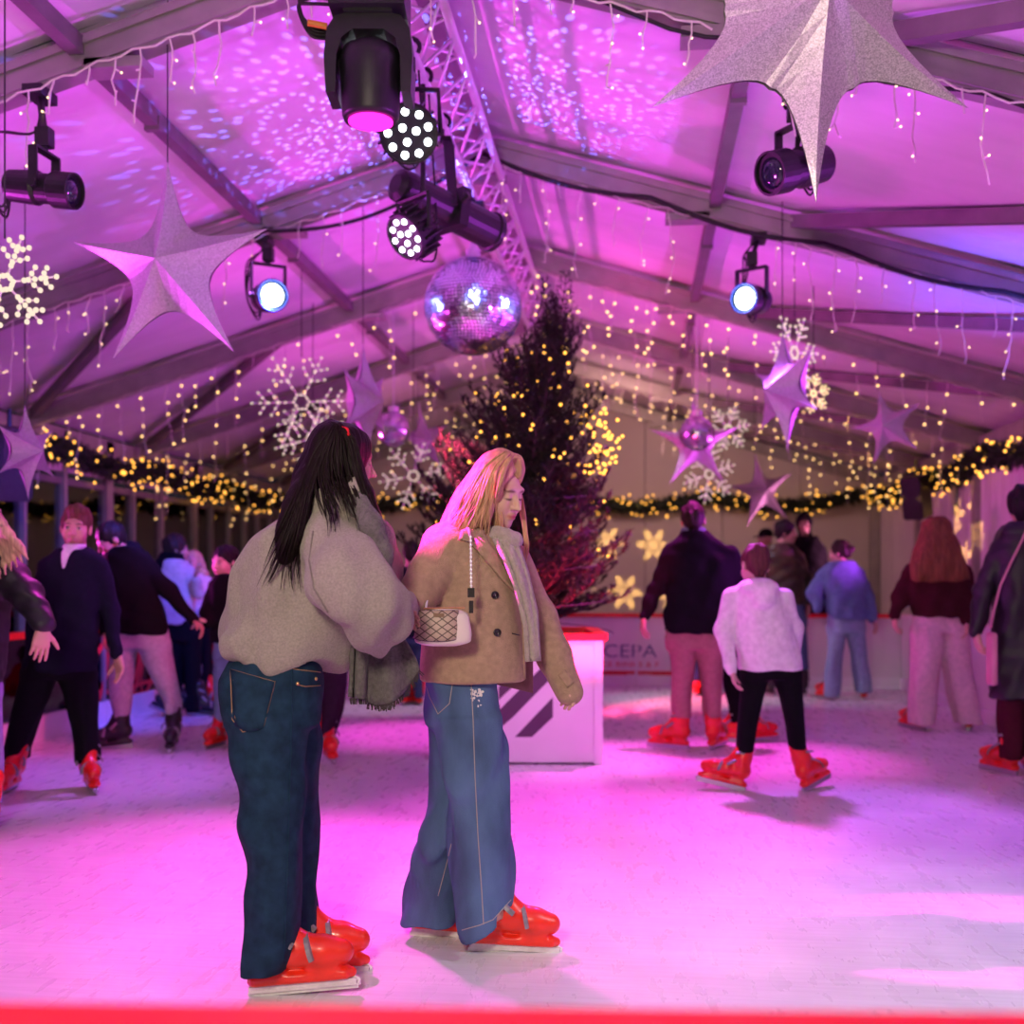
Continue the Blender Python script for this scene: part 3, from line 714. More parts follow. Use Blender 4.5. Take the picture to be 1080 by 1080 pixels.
# ------------------------------------------------------------------ icicle light strings
def icicle(label, pts, seed, gap=.17, lmin=.10, lmax=.55, bm=None, br=.009, bgap=.11, skip=0.0, wr_=.0032):
    """white cable along pts with hanging drops carrying bulbs"""
    r = random.Random(seed); pts = [Vector(p) for p in pts]
    t = thing('icicle_lights', label, 'string lights', pts[0], 'icicle light strings')
    seglen = [(b - a).length for a, b in zip(pts, pts[1:])]; tot = sum(seglen)
    def at(s):
        for (a, b), l in zip(zip(pts, pts[1:]), seglen):
            if s <= l: return a.lerp(b, s / l)
            s -= l
        return pts[-1]
    n = int(tot / .06); cb = MB(); cb.tube([at(tot * i / n) + Vector((0, 0, .012 * math.sin(i * 1.9 + seed))) for i in range(n + 1)], wr_, 5); cb.build('lead_cable', wire_w, t)
    bb = MB(); s = gap * .5; bl = MB()
    while s < tot:
        if r.random() > skip:
            p = at(s); L = r.uniform(lmin, lmax) if r.random() < .75 else lmax * 1.05; m = max(2, int(L / .05)); q = [p]
            for i in range(m): q.append(q[-1] + Vector((r.uniform(-.016, .016), r.uniform(-.016, .016), -L / m)))
            bb.tube(q, wr_ * .9, 4)
            z = r.uniform(.03, .08)
            while z < L + .02:
                i = min(m - 1, int(z / L * m)); o = q[i + 1]
                v = Vector((r.uniform(-1, 1), r.uniform(-1, 1), r.uniform(-.9, .3))).normalized() * .032
                bb.tube([o, o + v * .7], wr_ * .8, 4); 
                if r.random() < .75: bl.ball(o + v, br, None, 6, 4)
                z += bgap * r.uniform(.7, 1.4)
        s += gap * r.uniform(.6, 1.5)
    bb.build('hanging_drop', wire_w, t, kind='stuff'); bl.build('bulb', bm or bulb_w, t, kind='stuff')
def along(i, x0, x1, dz=-.13, dy=-.10, n=8): return [(x, YR[i + 2] + dy, roofz(x) + dz - .015 * abs(math.sin(k * 2.1))) for k, x in enumerate(np.linspace(x0, x1, n))]
sides = ('left', 'right'); word = {1: 'nearest', 2: 'second', 3: 'third', 4: 'fourth', 5: 'fifth', 6: 'sixth', 7: 'seventh'}
icicle('white icicle lights along the nearest rafter on the left', along(1, -3.6, RX - .1), 1, .17, .08, .34, bulb_n, .006, .12, wr_=.0055)
icicle('white icicle lights along the nearest rafter beside the ridge', along(1, RX + .06, .35), 2, .15, .08, .36, bulb_n, .006, .12, wr_=.0055)
icicle('white icicle lights behind the big glitter star', along(1, .45, 2.4), 3, .15, .08, .38, bulb_n, .006, .12, wr_=.0055)
icicle('white icicle lights along the second rafter on the left', along(2, -2.5, RX - .05), 4, .22, .1, .5, bulb_n, .006, .2, .2, wr_=.004)
icicle('white icicle lights on the second rafter left of the blue spotlight', along(2, -5.8, -2.6), 5, .16, .1, .55, bulb_n, .0065, .13, wr_=.004)
icicle('white icicle lights on the second rafter right of the ridge', along(2, RX + .1, .4), 6, .17, .1, .6, bulb_n, .0065, .13, wr_=.004)
icicle('blue lit icicle lights on the second rafter at the right edge', along(2, .9, 3.7), 7, .16, .1, .5, bulb_n, .0065, .14, wr_=.0045)
icicle('blue lit icicle lights on the third rafter over the left garland', along(3, -5.9, -3.0), 8, .20, .1, .6, bulb_w, .011, .13)
icicle('warm icicle lights on the third rafter from left joint to ridge', along(3, -2.9, RX), 9, .18, .1, .55, bulb_w, .011, .13)
icicle('warm icicle lights on the third rafter right of the ridge', along(3, RX + .1, .9), 10, .13, .1, .6, bulb_w, .012, .11)
icicle('warm icicle lights on the third rafter at the far right', along(3, 1.0, 3.7), 11, .2, .1, .5, bulb_w, .011, .15)
for i in (4, 5):
    icicle(f'dense warm icicle lights on the {word[i]} rafter left of the ridge', along(i, -5.9, RX - .1), 20 + i, .17, .15, .75, bulb_w, .011, .13)
    icicle(f'dense warm icicle lights on the {word[i]} rafter right of the ridge', along(i, RX + .1, 3.7), 30 + i, .16, .15, .7, bulb_w, .011, .13)
# ------------------------------------------------------------------ garlands
needle = mat('garland_needles', (.018, .032, .016), .7, var=.4, vs=12)
bulb_g = glow('garland_bulb', (1, .43, .06), 4.2)
def garland(label, pts, seed, R=.15, dens=900, bd=26):
    rn_ = np.random.default_rng(seed); pts = np.array([tuple(p) for p in pts]); seg = np.linalg.norm(np.diff(pts, axis=0), axis=1); cum = np.r_[0, np.cumsum(seg)]; tot = cum[-1]
    t = thing('garland', label, 'garland', pts[0], 'fir garlands round the eaves')
    def at(s): return np.stack([np.interp(s, cum, pts[:, k]) for k in range(3)], -1)
    n = int(tot * dens); s = rn_.uniform(0, tot, n); o = at(s)
    v = rn_.normal(size=(n, 3)); v /= np.linalg.norm(v, axis=1)[:, None]; L = rn_.uniform(.55, 1.1, n)[:, None] * R
    w_ = np.cross(v, rn_.normal(size=(n, 3))); w_ /= np.linalg.norm(w_, axis=1)[:, None]; w_ *= .012
    a = o + v * .02; b = o + v * L
    V = np.concatenate([a - w_ * .6, a + w_ * .6, o + v * L * .6 + w_, b, o + v * L * .6 - w_], 1).reshape(-1, 3)
    F = np.arange(n)[:, None] * 5 + np.arange(5)[None]
    mb = MB(); mb.v = V.tolist(); mb.f = F.tolist(); mb.build('foliage', needle, t, kind='stuff')
    m = int(tot / .1); mb = MB(); mb.tube([tuple(p) for p in at(np.linspace(0, tot, m))], R * .38, 7); mb.build('stem', needle, t)
    n = int(tot * bd); o = at(rn_.uniform(0, tot, n)); v = rn_.normal(size=(n, 3)); v /= np.linalg.norm(v, axis=1)[:, None]
    mb = MB()
    for p in o + v * (R * rn_.uniform(.75, 1.2, n))[:, None]: mb.ball(p, .014, None, 6, 4)
    mb.build('bulb', bulb_g, t, kind='stuff')
def swag(a, b, n, sag, per): return [Vector(a).lerp(Vector(b), i / n) - Vector((0, 0, sag * abs(math.sin(math.pi * per * i / n)))) for i in range(n + 1)]
garland('fir garland with warm lights along the window wall', swag((XL + .18, 4, 2.66), (XL + .18, YE - .3, 2.60), 60, .10, 6), 1, .19)
garland('fir garland with warm lights across the far wall', swag((XL + .3, YE - .25, 2.63), (XR - .4, YE - .25, 2.60), 60, .16, 4), 2, .19)
garland('fir garland with warm lights along the curtained right wall', swag((XR - .2, 4, 2.62), (XR - .2, YE - .3, 2.62), 60, .14, 5), 3, .18)
# loudspeakers on the eaves
def speaker(c, aim, label, s=1):
    t = thing('loudspeaker', label, 'loudspeaker', c, 'loudspeakers on the eaves'); M = frame(aim, Vector((0, 0, 1)), c); R3 = M.to_3x3()
    mb = MB(); M2 = M @ Matrix.Rotation(math.pi / 2, 4, 'X')
    mb.prism([(x * s, y * s) for x, y in ((-.15, .14), (.15, .14), (.11, -.16), (-.11, -.16))], M @ Matrix.Rotation(-math.pi / 2, 4, 'X') @ Matrix.Translation((0, 0, -.27 * s)), .54 * s); mb.build('cabinet', black, t)
    mb = MB(); mb.box(M @ Vector((0, 0, .147 * s)), (.26 * s, .50 * s, .015), R3); mb.build('grille', rubber, t)
    mb = MB(); mb.tube([c, Vector(c) + Vector((0, 0, .45))], .02, 6); mb.build('bracket', black, t)
speaker(P(966, 524, 13.6), Vector((-.55, -.8, -.25)), 'black loudspeaker hung in the far right corner under the garland', .95)
speaker(P(10, 488, 9.3), Vector((.7, -.6, -.2)), 'black loudspeaker behind the grey star at the left edge', 1.1)
gobo(lamp('ball_flecks', 'SPOT', mb_c + Vector((-.10, -.16, .40)), (.14, .14, 1), 330, mb_c + Vector((-.6, -.8, 3)), 165, .3, 0.0), 'dots')  # added lamp above the ball, stands in for its reflected flecks
gobo(lamp('flake_projector', 'SPOT', P(565, 352, 11.9), (1, .55, .14), 3000, P(684, 600, 18.4), 16, .25, 0.0), 'flake')
gobo(lamp('flake_projector', 'SPOT', P(690, 330, 11.0), (1, .50, .12), 2200, (XR, 14.2, 1.7), 22, .25, 0.0), 'flake')
# ------------------------------------------------------------------ planter box under the tree
DB = gd(806)                                            # front face distance
bx0, bx1 = P(466, 800, DB), P(634, 800, DB); bw = (bx1 - bx0).length; bc = (bx0 + bx1) / 2; bc.z = 0
box = thing('tree_box', 'white panelled box with red rim around the foot of the tree', 'box', bc)
def BP(x, y, z): return bc + RT * x + FW * y + Vector((0, 0, z))
RB = Matrix((RT, FW, Vector((0, 0, 1)))).transposed()
hgt = .86; wp = mat('box_white', (.86, .82, .85), .35, var=.03, vs=4, bump=.04, bs=9)
for (x, y, sx, sy) in ((0, 0, bw - .06, .03), (0, bw, bw - .06, .03), (-bw / 2, bw / 2, .03, bw - .06), (bw / 2, bw / 2, .03, bw - .06)):
    mb = MB(); mb.box(BP(x, y, hgt / 2), (sx, sy, hgt - .03), RB); mb.build('panel', wp, box)
for sx in (-1, 1):
    for y in (0, bw):
        mb = MB(); mb.box(BP(sx * (bw / 2 - .02), y, hgt / 2), (.06, .06, hgt), RB); pst = mb.build('corner_post', wp, box)
        if y == 0:
            mb = MB()
            mb.lathe([(.012, 0), (.012, .008), (.004, .01)], 10, frame(-FW, Vector((0, 0, 1)), BP(sx * (bw / 2 - .02), -.03, hgt - .11))); mb.build('bolt', black, pst)
for (x, y, sx, sy) in ((0, -.005, bw + .06, .09), (0, bw, bw + .06, .09), (-bw / 2, bw / 2, .09, bw), (bw / 2, bw / 2, .09, bw)):
    mb = MB(); mb.box(BP(x, y, hgt + .012), (sx, sy, .045), RB); mb.build('rim', red_pl, box)
mb = MB(); mb.box(BP(0, bw / 2, hgt - .06), (bw - .05, bw - .05, .05), RB); mb.build('lid', mat('mulch', (.03, .02, .015), .9, var=.4, vs=20), box)
stripe = mat('stripe_print', (.10, .05, .10), .5, var=.1, vs=10)
s_ = DB / FP
def bpix(px, py): return ((px - 550) * s_ , CH + (HZ - py) * s_)
for poly in ([(527, 748), (575, 700), (590, 700), (590, 706), (540, 757), (527, 768)], [(526, 724), (533, 718), (541, 724), (526, 738)], [(543, 777), (583, 735), (583, 756), (561, 777)], [(500, 770), (527, 742), (527, 764), (500, 790)]):
    pl = [bpix(*p) for p in poly]; cx = P(550, 700, DB)
    mb = MB(); M = Matrix((RT, Vector((0, 0, 1)), -FW)).transposed().to_4x4(); M.translation = Vector((cx.x, cx.y, 0)) - FW * .0155
    mb.prism(pl, M, .002); mb.build('stripe', stripe, box)
# ------------------------------------------------------------------ fir tree
tree_c = BP(-.02, bw / 2, 0); DT = DB + bw / 2
fir = mat('fir_needles', (.017, .027, .018), .65, var=.45, vs=6, spec=.25); bark = mat('fir_bark', (.07, .045, .03), .9, var=.3, vs=20)
tree = thing('fir_tree', 'tall dark green fir tree standing in the white box', 'tree', tree_c)
top = P(586, 345, DT)
mb = MB(); n = 12
tp = [tree_c.lerp(top, i / n) - RT * (.16 * math.sin(math.pi * min(1, i / n * 1.05))) + Vector((0, 0, .3 * (1 - i / n))) for i in range(n + 1)]
mb.tube(tp, [.07 * (1 - i / n) + .012 for i in range(n + 1)], 8); mb.build('trunk', bark, tree, smooth=True)
def branch_mesh(seed):
    """unit branch along +x, curving up (+z), with side shoots and needles"""
    r = np.random.default_rng(seed); V = []; Fc = []; tw = MB(); paths = []
    def path(o, d, L, up, m):
        p = [np.array(o)]; d = np.array(d, float)
        for i in range(m): d = d + np.array([0, 0, up / m]); d /= np.linalg.norm(d); p.append(p[-1] + d * L / m)
        return p
    main = path((0, 0, 0), (1, 0, -.12), 1.0, .55, 8); paths.append((main, .013))
    for i in range(2, 9):
        for e in (-1, 1):
            o = main[i]; dr = main[i] - main[i - 1]; dr /= np.linalg.norm(dr)
            a = r.uniform(.6, .95) * e; L = (.42 - .040 * i) * r.uniform(.75, 1.25)
            dv = np.array([dr[0] * math.cos(a), math.sin(a), dr[2] + r.uniform(-.05, .30)]); dv /= np.linalg.norm(dv)
            sp = path(o, dv, L, .35, 4); paths.append((sp, .007))
            for j in (2, 3):
                e2 = 1 if (i + j) % 2 else -1
                dd = sp[j] - sp[j - 1]; dd /= np.linalg.norm(dd); sd_ = np.cross(dd, [0, 0, 1]) * e2 + dd; sd_ /= np.linalg.norm(sd_)
                paths.append((path(sp[j], sd_, L * .42, .3, 3), .005))
    for p, rad in paths:
        tw.tube([tuple(q) for q in p], [rad * (1 - .7 * i / (len(p) - 1)) for i in range(len(p))], 4)
        for a, b in zip(p, p[1:]):
            L = np.linalg.norm(b - a); n = int(L * 300); t = (b - a) / L
            u = np.cross(t, [.3, .2, 1]); u /= np.linalg.norm(u); v = np.cross(t, u)
            ang = r.uniform(0, 2 * math.pi, n); s = r.uniform(0, 1, n)[:, None]
            out = np.cos(ang)[:, None] * u + np.sin(ang)[:, None] * v
            dirn = out * .80 + t * .62; o = a + (b - a) * s
            w_ = np.cross(dirn, t); w_ = w_ / np.linalg.norm(w_, axis=1)[:, None] * .0042
            nl = r.uniform(.026, .040, n)[:, None]
            tri = np.concatenate([o - w_, o + w_, o + dirn * nl], 1).reshape(-1, 3)
            k = len(V); V += tri.tolist(); Fc += [(k + 3 * i, k + 3 * i + 1, k + 3 * i + 2) for i in range(n)]
    k = len(V); V += tw.v; Fc += [tuple(i + k for i in f) for f in tw.f]; nt = len(tw.f)
    me = bpy.data.meshes.new('branch'); me.from_pydata([tuple(v) for v in V], [], Fc)
    me.materials.append(fir); me.materials.append(bark)
    mi = [0] * (len(Fc) - nt) + [1] * nt; me.polygons.foreach_set('material_index', mi); me.update()
    return me
BM = [branch_mesh(s) for s in range(5)]
rt_ = random.Random(3); tips = []
def branch(o, az, el, L, i):
    b = bpy.data.objects.new('branch', BM[i % 5]); C.objects.link(b); b.parent = tree
    b.matrix_parent_inverse = BASE[tree.name].inverted()
    R = Matrix.Rotation(az, 4, 'Z') @ Matrix.Rotation(-el, 4, 'Y') @ Matrix.Rotation(rt_.uniform(-.5, .5), 4, 'X')
    b.matrix_basis = Matrix.Translation(o) @ R @ Matrix.Diagonal((L, L * 1.0, L, 1))
    tips.append((o, (R @ Vector((1, 0, .25))).normalized(), L))
NB = 215
for i in range(NB):
    f = (i + rt_.random()) / NB; f = f ** 1.12         # 0 bottom .. 1 top
    z = .92 + f * (top.z - .98); k = z / top.z
    o = tree_c.lerp(top, k) - RT * (.16 * math.sin(math.pi * min(1, k * 1.05))); o.z = z
    rad = (.84 * (1 - f) ** .50 + .08) * rt_.uniform(.78, 1.12)
    if f < .12: rad *= .86
    branch(o, i * 2.39996 + rt_.uniform(-.3, .3), math.radians(4 + 44 * f) + rt_.uniform(-.16, .22), rad, i)
for k in range(6):
    branch(top - Vector((0, 0, .30 - .04 * k)), k * 1.05, math.radians(62) + rt_.uniform(-.1, .15), rt_.uniform(.34, .48), k)
branch(top - Vector((0, 0, .12)), .3, math.radians(80), .36, 1)
# fairy lights wound through it
fl = thing('fairy_lights', 'warm fairy lights wound through the fir tree', 'string lights', tree_c)
bl, wr2 = MB(), MB(); prev = None
for i in range(125):
    o, d_, L = tips[rt_.randrange(int(len(tips) * .8))]
    bl.ball(o + d_ * (L * rt_.uniform(.55, 1.0)) + Vector((0, 0, rt_.uniform(-.06, .06))), .011, None, 6, 4)
for i in range(70):      # bunched loop on the right flank
    p = P(640 + 13 * math.sin(i * .9) - 8 * abs((i - 35) / 35) ** 2 * 3, 432 + i * 1.05, DT - .12 + .12 * rt_.random()); p += Vector((rt_.uniform(-.05, .05), rt_.uniform(-.1, .1), rt_.uniform(-.04, .04))); bl.ball(p, .012, None, 6, 4)
n = 160
wr2.tube([tree_c.lerp(top, .28 + .68 * i / n) + Vector((math.cos(i * .33), math.sin(i * .33), 0)) * (.62 * (1 - i / n) ** .8) for i in range(n)], .004, 4)
wr2.build('wire', cord_m, fl); bl.build('bulb', bulb_g, fl, kind='stuff')
lamp('box_red', 'SPOT', P(640, 660, DB - .9) + Vector((0, 0, -.55)), (1, .02, .12), 480, P(612, 590, DT), 50, .8, .05)
lamp('tree_pink', 'SPOT', P(300, 330, 7.2), (1, .06, .22), 9000, P(458, 480, DT), 20, .7, .05)
# ------------------------------------------------------------------ implicit surfaces for bodies and clothes
class Field:
    def __init__(s): s.ops = []; s.post = []; s.lo = np.full(3, 9e9); s.hi = -s.lo
    def _add(s, fn, lo, hi, k, op='u'):
        lo, hi = np.array(lo, float), np.array(hi, float); s.ops.append((fn, lo, hi, k, op))
        if op == 'u': s.lo = np.minimum(s.lo, lo); s.hi = np.maximum(s.hi, hi)
        return s
    def cone(s, a, b, ra, rb, k=.0, op='u', sc=None):
        a, b = np.array(a, float), np.array(b, float); ab = b - a; L2 = max(ab @ ab, 1e-12)
        def fn(p):
            t = np.clip(((p - a) @ ab) / L2, 0, 1)
            return np.linalg.norm(p - a - t[:, None] * ab, axis=1) - (ra + (rb - ra) * t)
        m = max(ra, rb); return s._add(fn, np.minimum(a, b) - m, np.maximum(a, b) + m, k, op)
    def chain(s, pts, k=.02, op='u'):
        for a, b in zip(pts, pts[1:]): s.cone(a[:3], b[:3], a[3], b[3], k, op)
        return s
    def ell(s, c, r, k=.0, R=None, op='u'):
        c, r = np.array(c, float), np.array(r, float); R = None if R is None else np.array(R, float)
        def fn(p):
            q = p - c
            if R is not None: q = q @ R
            a = np.linalg.norm(q / r, axis=1); b = np.linalg.norm(q / r ** 2, axis=1)
            return a * (a - 1) / np.maximum(b, 1e-9)
        m = r.max() if R is not None else r
        return s._add(fn, c - m, c + m, k, op)
    def box(s, c, h, rad=.005, k=0., R=None, op='u'):
        c, h = np.array(c, float), np.array(h, float); R = None if R is None else np.array(R, float)
        def fn(p):
            q = p - c
            if R is not None: q = q @ R
            q = np.abs(q) - (h - rad)
            return np.linalg.norm(np.maximum(q, 0), axis=1) + np.minimum(q.max(1), 0) - rad
        m = np.linalg.norm(h) if R is not None else h
        return s._add(fn, c - m, c + m, k, op)
    def loft(s, rows, k=.03, n=2.3, rnd=.012, op='u', axis=None):
        """rows: (z, cx, cy, half width, half depth), any order"""
        r = np.array(sorted(rows), float); z = r[:, 0]
        zz = np.linspace(z[0], z[-1], 160); T = np.stack([np.interp(zz, z, r[:, j]) for j in range(1, 5)], 1)
        ker = np.hanning(15); ker /= ker.sum()
        T = np.stack([np.convolve(np.pad(T[:, j], 7, 'reflect', reflect_type='odd'), ker, 'valid') for j in range(4)], 1)
        T[:, 2:] = np.maximum(T[:, 2:], .004)
        def fn(p):
            f = np.clip((p[:, 2] - zz[0]) / (zz[-1] - zz[0]) * 159, 0, 159); i = np.minimum(f.astype(int), 158); t = (f - i)[:, None]
            v = T[i] * (1 - t) + T[i + 1] * t
            q = (np.abs((p[:, 0] - v[:, 0]) / v[:, 2]) ** n + np.abs((p[:, 1] - v[:, 1]) / v[:, 3]) ** n) ** (1 / n)
            d = (q - 1) * np.minimum(v[:, 2], v[:, 3])
            e = np.maximum(zz[0] - p[:, 2], p[:, 2] - zz[-1])
            return np.maximum(d, e) + np.where((d > -rnd) & (e > -rnd), np.hypot(np.maximum(d + rnd, 0), np.maximum(e + rnd, 0)) - rnd - np.maximum(d, e), 0)
        lo = np.array([(T[:, 0] - T[:, 2]).min(), (T[:, 1] - T[:, 3]).min(), z[0]]); hi = np.array([(T[:, 0] + T[:, 2]).max(), (T[:, 1] + T[:, 3]).max(), z[-1]])
        return s._add(fn, lo, hi, k, op)
    def half(s, pt, nrm):
        """keep only the side the normal points away from"""
        pt, nrm = np.array(pt, float), np.array(nrm, float); nrm = nrm / np.linalg.norm(nrm)
        s.post.append(lambda p, d: np.maximum(d, (p - pt) @ nrm)); return s
    def wrinkle(s, amp, freq, seed=0, sc=(1, 1, 1), n=4, mask=None):
        r = np.random.default_rng(seed); A = r.normal(size=(n, 3)) ; A /= np.linalg.norm(A, axis=1)[:, None]; B = r.normal(size=(n, 3)); ph = r.uniform(0, 6.28, (n, 2)); sc = np.array(sc)
        def fn(p, d):
            q = p * sc; v = 0
            for i in range(n): v = v + np.sin(q @ A[i] * freq * (1 + .45 * i) + 1.8 * np.sin(q @ B[i] * freq * .45 + ph[i, 1]) + ph[i, 0]) / (1 + .35 * i)
            v = v * (amp / n * 1.6)
            if mask is not None: v = v * mask(p)
            return d + v
        s.post.append(fn); return s
    def ev(s, p, mg):
        d = np.full(len(p), 1.0)
        for fn, lo, hi, k, op in s.ops:
            g = mg + k
            m = ((p > lo - g) & (p < hi + g)).all(1)
            if not m.any(): continue
            v = fn(p[m]); c = d[m]
            if op == 'u':
                if k > 0: h = np.maximum(k - np.abs(c - v), 0) / k; c = np.minimum(c, v) - h * h * k * .25
                else: c = np.minimum(c, v)
            else:
                v = -v
                if k > 0: h = np.maximum(k - np.abs(c - v), 0) / k; c = np.maximum(c, v) + h * h * k * .25
                else: c = np.maximum(c, v)
            d[m] = c
        for f in s.post: d = f(p, d)
        return d
    def mesh(s, h):
        lo = s.lo - 5 * h - .012; hi = s.hi + 5 * h + .012
        B = 4; n = (np.ceil((hi - lo) / h / B).astype(int) + 1) * B + 1
        nb = (n - 1) // B
        g = np.stack(np.meshgrid(*[np.arange(k) for k in nb], indexing='ij'), -1).reshape(-1, 3)
        cc = lo + (g + .5) * B * h
        dc = s.ev(cc, B * h * 2); act = g[np.abs(dc) < B * h * 1.9]
        D = np.full(n, 1.0, np.float32)
        o = np.stack(np.meshgrid(*[np.arange(B + 1)] * 3, indexing='ij'), -1).reshape(-1, 3)
        idx = (act[:, None] * B + o[None]).reshape(-1, 3)
        fl = np.unique(np.ravel_multi_index(idx.T, n)); ii = np.stack(np.unravel_index(fl, n), 1)
        D.ravel()[fl] = s.ev(lo + ii * h, 4 * h)
        # points inside but away from the surface: flood by sign of the coarse field
        ins = g[(dc <= -B * h * 1.9)]
        if len(ins):
            far = np.unique(np.ravel_multi_index((ins[:, None] * B + o[None]).reshape(-1, 3).T, n)); far = np.setdiff1d(far, fl, assume_unique=True); D.ravel()[far] = -1.0
        return nets(D, lo, h)
def nets(D, lo, h):
    I = D < 0; n = D.shape
    cnt = np.zeros([k - 1 for k in n], np.int8)
    for a in (0, 1):
        for b in (0, 1):
            for c in (0, 1): cnt += I[a:n[0] - 1 + a, b:n[1] - 1 + b, c:n[2] - 1 + c]
    A = np.argwhere((cnt > 0) & (cnt < 8)); vid = np.full(cnt.shape, -1, np.int64); vid[tuple(A.T)] = np.arange(len(A))
    acc = np.zeros((len(A), 3)); w = np.zeros(len(A))
    cs = [(a, b, c) for a in (0, 1) for b in (0, 1) for c in (0, 1)]
    val = {c: D[A[:, 0] + c[0], A[:, 1] + c[1], A[:, 2] + c[2]].astype(float) for c in cs}
    for c in cs:
        for ax in range(3):
            if c[ax] == 0:
                e = list(c); e[ax] = 1; e = tuple(e); d0, d1 = val[c], val[e]; m = (d0 < 0) != (d1 < 0)
                t = np.where(m, d0 / np.where(m, d0 - d1, 1), 0)
                p = np.array(c, float)[None] + t[:, None] * (np.array(e) - np.array(c))[None]
                acc += np.where(m[:, None], p, 0); w += m
    V = lo + (A + acc / w[:, None]) * h
    F = []
    for ax in range(3):
        u, v = (ax + 1) % 3, (ax + 2) % 3
        s0 = [slice(None)] * 3; s1 = [slice(None)] * 3; s0[ax] = slice(0, n[ax] - 1); s1[ax] = slice(1, n[ax])
        a, b = I[tuple(s0)], I[tuple(s1)]; E = np.argwhere(a != b)
        E = E[(E[:, u] > 0) & (E[:, v] > 0) & (E[:, u] < n[u] - 1) & (E[:, v] < n[v] - 1)]
        if not len(E): continue
        def cell(du, dv):
            q = E.copy(); q[:, u] -= du; q[:, v] -= dv; return vid[tuple(q.T)]
        Q = np.stack([cell(1, 1), cell(0, 1), cell(0, 0), cell(1, 0)], 1)
        fl = ~a[tuple(E.T)]; Q[fl] = Q[fl][:, ::-1]; F.append(Q)
    F = np.concatenate(F); F = F[(F >= 0).all(1)]
    return V, F
def np_mesh(name, V, F):
    me = bpy.data.meshes.new(name); me.vertices.add(len(V)); me.vertices.foreach_set('co', np.asarray(V, np.float32).ravel())
    me.loops.add(F.size); me.loops.foreach_set('vertex_index', F.ravel().astype(np.int32))
    me.polygons.add(len(F)); me.polygons.foreach_set('loop_start', np.arange(len(F), dtype=np.int32) * 4); me.polygons.foreach_set('loop_total', np.full(len(F), 4, np.int32))
    me.polygons.foreach_set('use_smooth', np.ones(len(F), bool)); me.update(calc_edges=True)
    return me
def vcol_mat(name, rough=.5, sheen=0., sss=.0, bump=0., bs=60.):
    m = bpy.data.materials.new(name); m.use_nodes = True; N = m.node_tree.nodes; K = m.node_tree.links; b = N['Principled BSDF']
    a = N.new('ShaderNodeVertexColor'); a.layer_name = 'col'; nz = N.new('ShaderNodeTexNoise'); nz.inputs['Scale'].default_value = 35; tc = N.new('ShaderNodeTexCoord'); K.new(tc.outputs['Object'], nz.inputs['Vector'])
    mr = N.new('ShaderNodeMapRange'); mr.inputs[3].default_value = .92; mr.inputs[4].default_value = 1.06; K.new(nz.outputs[0], mr.inputs[0])
    mx = N.new('ShaderNodeVectorMath'); mx.operation = 'SCALE'; K.new(a.outputs[0], mx.inputs[0]); K.new(mr.outputs[0], mx.inputs['Scale']); K.new(mx.outputs[0], b.inputs['Base Color'])
    b.inputs['Roughness'].default_value = rough; b.inputs['Specular IOR Level'].default_value = .35
    return m
def set_col(me, col):
    a = me.color_attributes.new('col', 'FLOAT_COLOR', 'POINT'); c = np.ones((len(me.vertices), 4), np.float32); c[:, :3] = col; a.data.foreach_set('color', c.ravel())
skin_m = vcol_mat('skin', .48)
# ------------------------------------------------------------------ ice skates, one mesh shared by all
def skate_meshes(low=False):
    f = Field()
    f.chain([(-.088, 0, .128, .046), (.02, 0, .128, .046), (.10, 0, .118, .045), (.158, 0, .112, .038)], .03)       # foot shell
    f.chain([(-.078, 0, .14, .050), (-.066, 0, .20, .050)] + ([] if low else [(-.066, 0, .22, .055), (-.072, 0, .29, .058)]), .03)                             # shaft
    f.cone((.03, 0, .145), (-.045, 0, .235), .036, .040, .03)                                                         # tongue
    f.chain([(-.115, 0, .046, .018), (.0, 0, .052, .020), (.10, 0, .050, .020), (.185, 0, .048, .016)], .01)         # runner housing
    f.box((.03, 0, .050), (.150, .034, .016), .012, .012)
    f.box((-.058, 0, .075), (.045, .030, .02), .008, .01); f.box((.10, 0, .075), (.05, .030, .02), .008, .01)
    V, F = f.mesh(.0075); boot = np_mesh('skate_boot', V, F)
    mb = MB(); mb.box((.035, 0, .022), (.325, .030, .020)); mb.box((.035, 0, .006), (.335, .010, .014))
    mb.tube([(.185, 0, .036), (.205, 0, .024), (.203, 0, .008)], .006, 6)
    me = bpy.data.meshes.new('runner'); me.from_pydata(mb.v, [], mb.f); me.update()
    mb = MB()
    for x, z, r, tl in ((.070, .132, .058, .25), (.0, .180, .073, .9), (-.045, .255, .072, 1.35))[:2 if low else 3]:
        ax = Vector((math.cos(tl), 0, math.sin(tl)))
        a = Vector((x, 0, z)); u = Vector((-math.sin(tl), 0, math.cos(tl)))
        pts = [a + Vector((0, 1, 0)) * (r * math.sin(t)) + u * (r * (math.cos(t) - .25)) for t in np.linspace(-1.75, 1.75, 12)]
        mb.tube(pts, .011, 4, flat=.5)
    bk = bpy.data.meshes.new('buckle'); bk.from_pydata([tuple(v) for v in mb.v], [], mb.f); bk.update()
    return boot, me, bk
SK = skate_meshes(); SKL = skate_meshes(True)
red_boot = mat('red_skate_shell', (.80, .018, .012), .32, var=.12, vs=14, coat=.2); black_boot = mat('black_skate_shell', (.016, .016, .018), .4, var=.2, vs=14)
orange_boot = mat('orange_red_skate_shell', (.90, .035, .012), .34, var=.12, vs=14, coat=.2)
runner_m = mat('white_runner', (.80, .78, .76), .35, var=.12, vs=40); steel = mat('steel_runner', (.45, .45, .48), .3, .8, var=.1); strap_m = mat('grey_strap', (.24, .23, .24), .40, var=.2, vs=30)
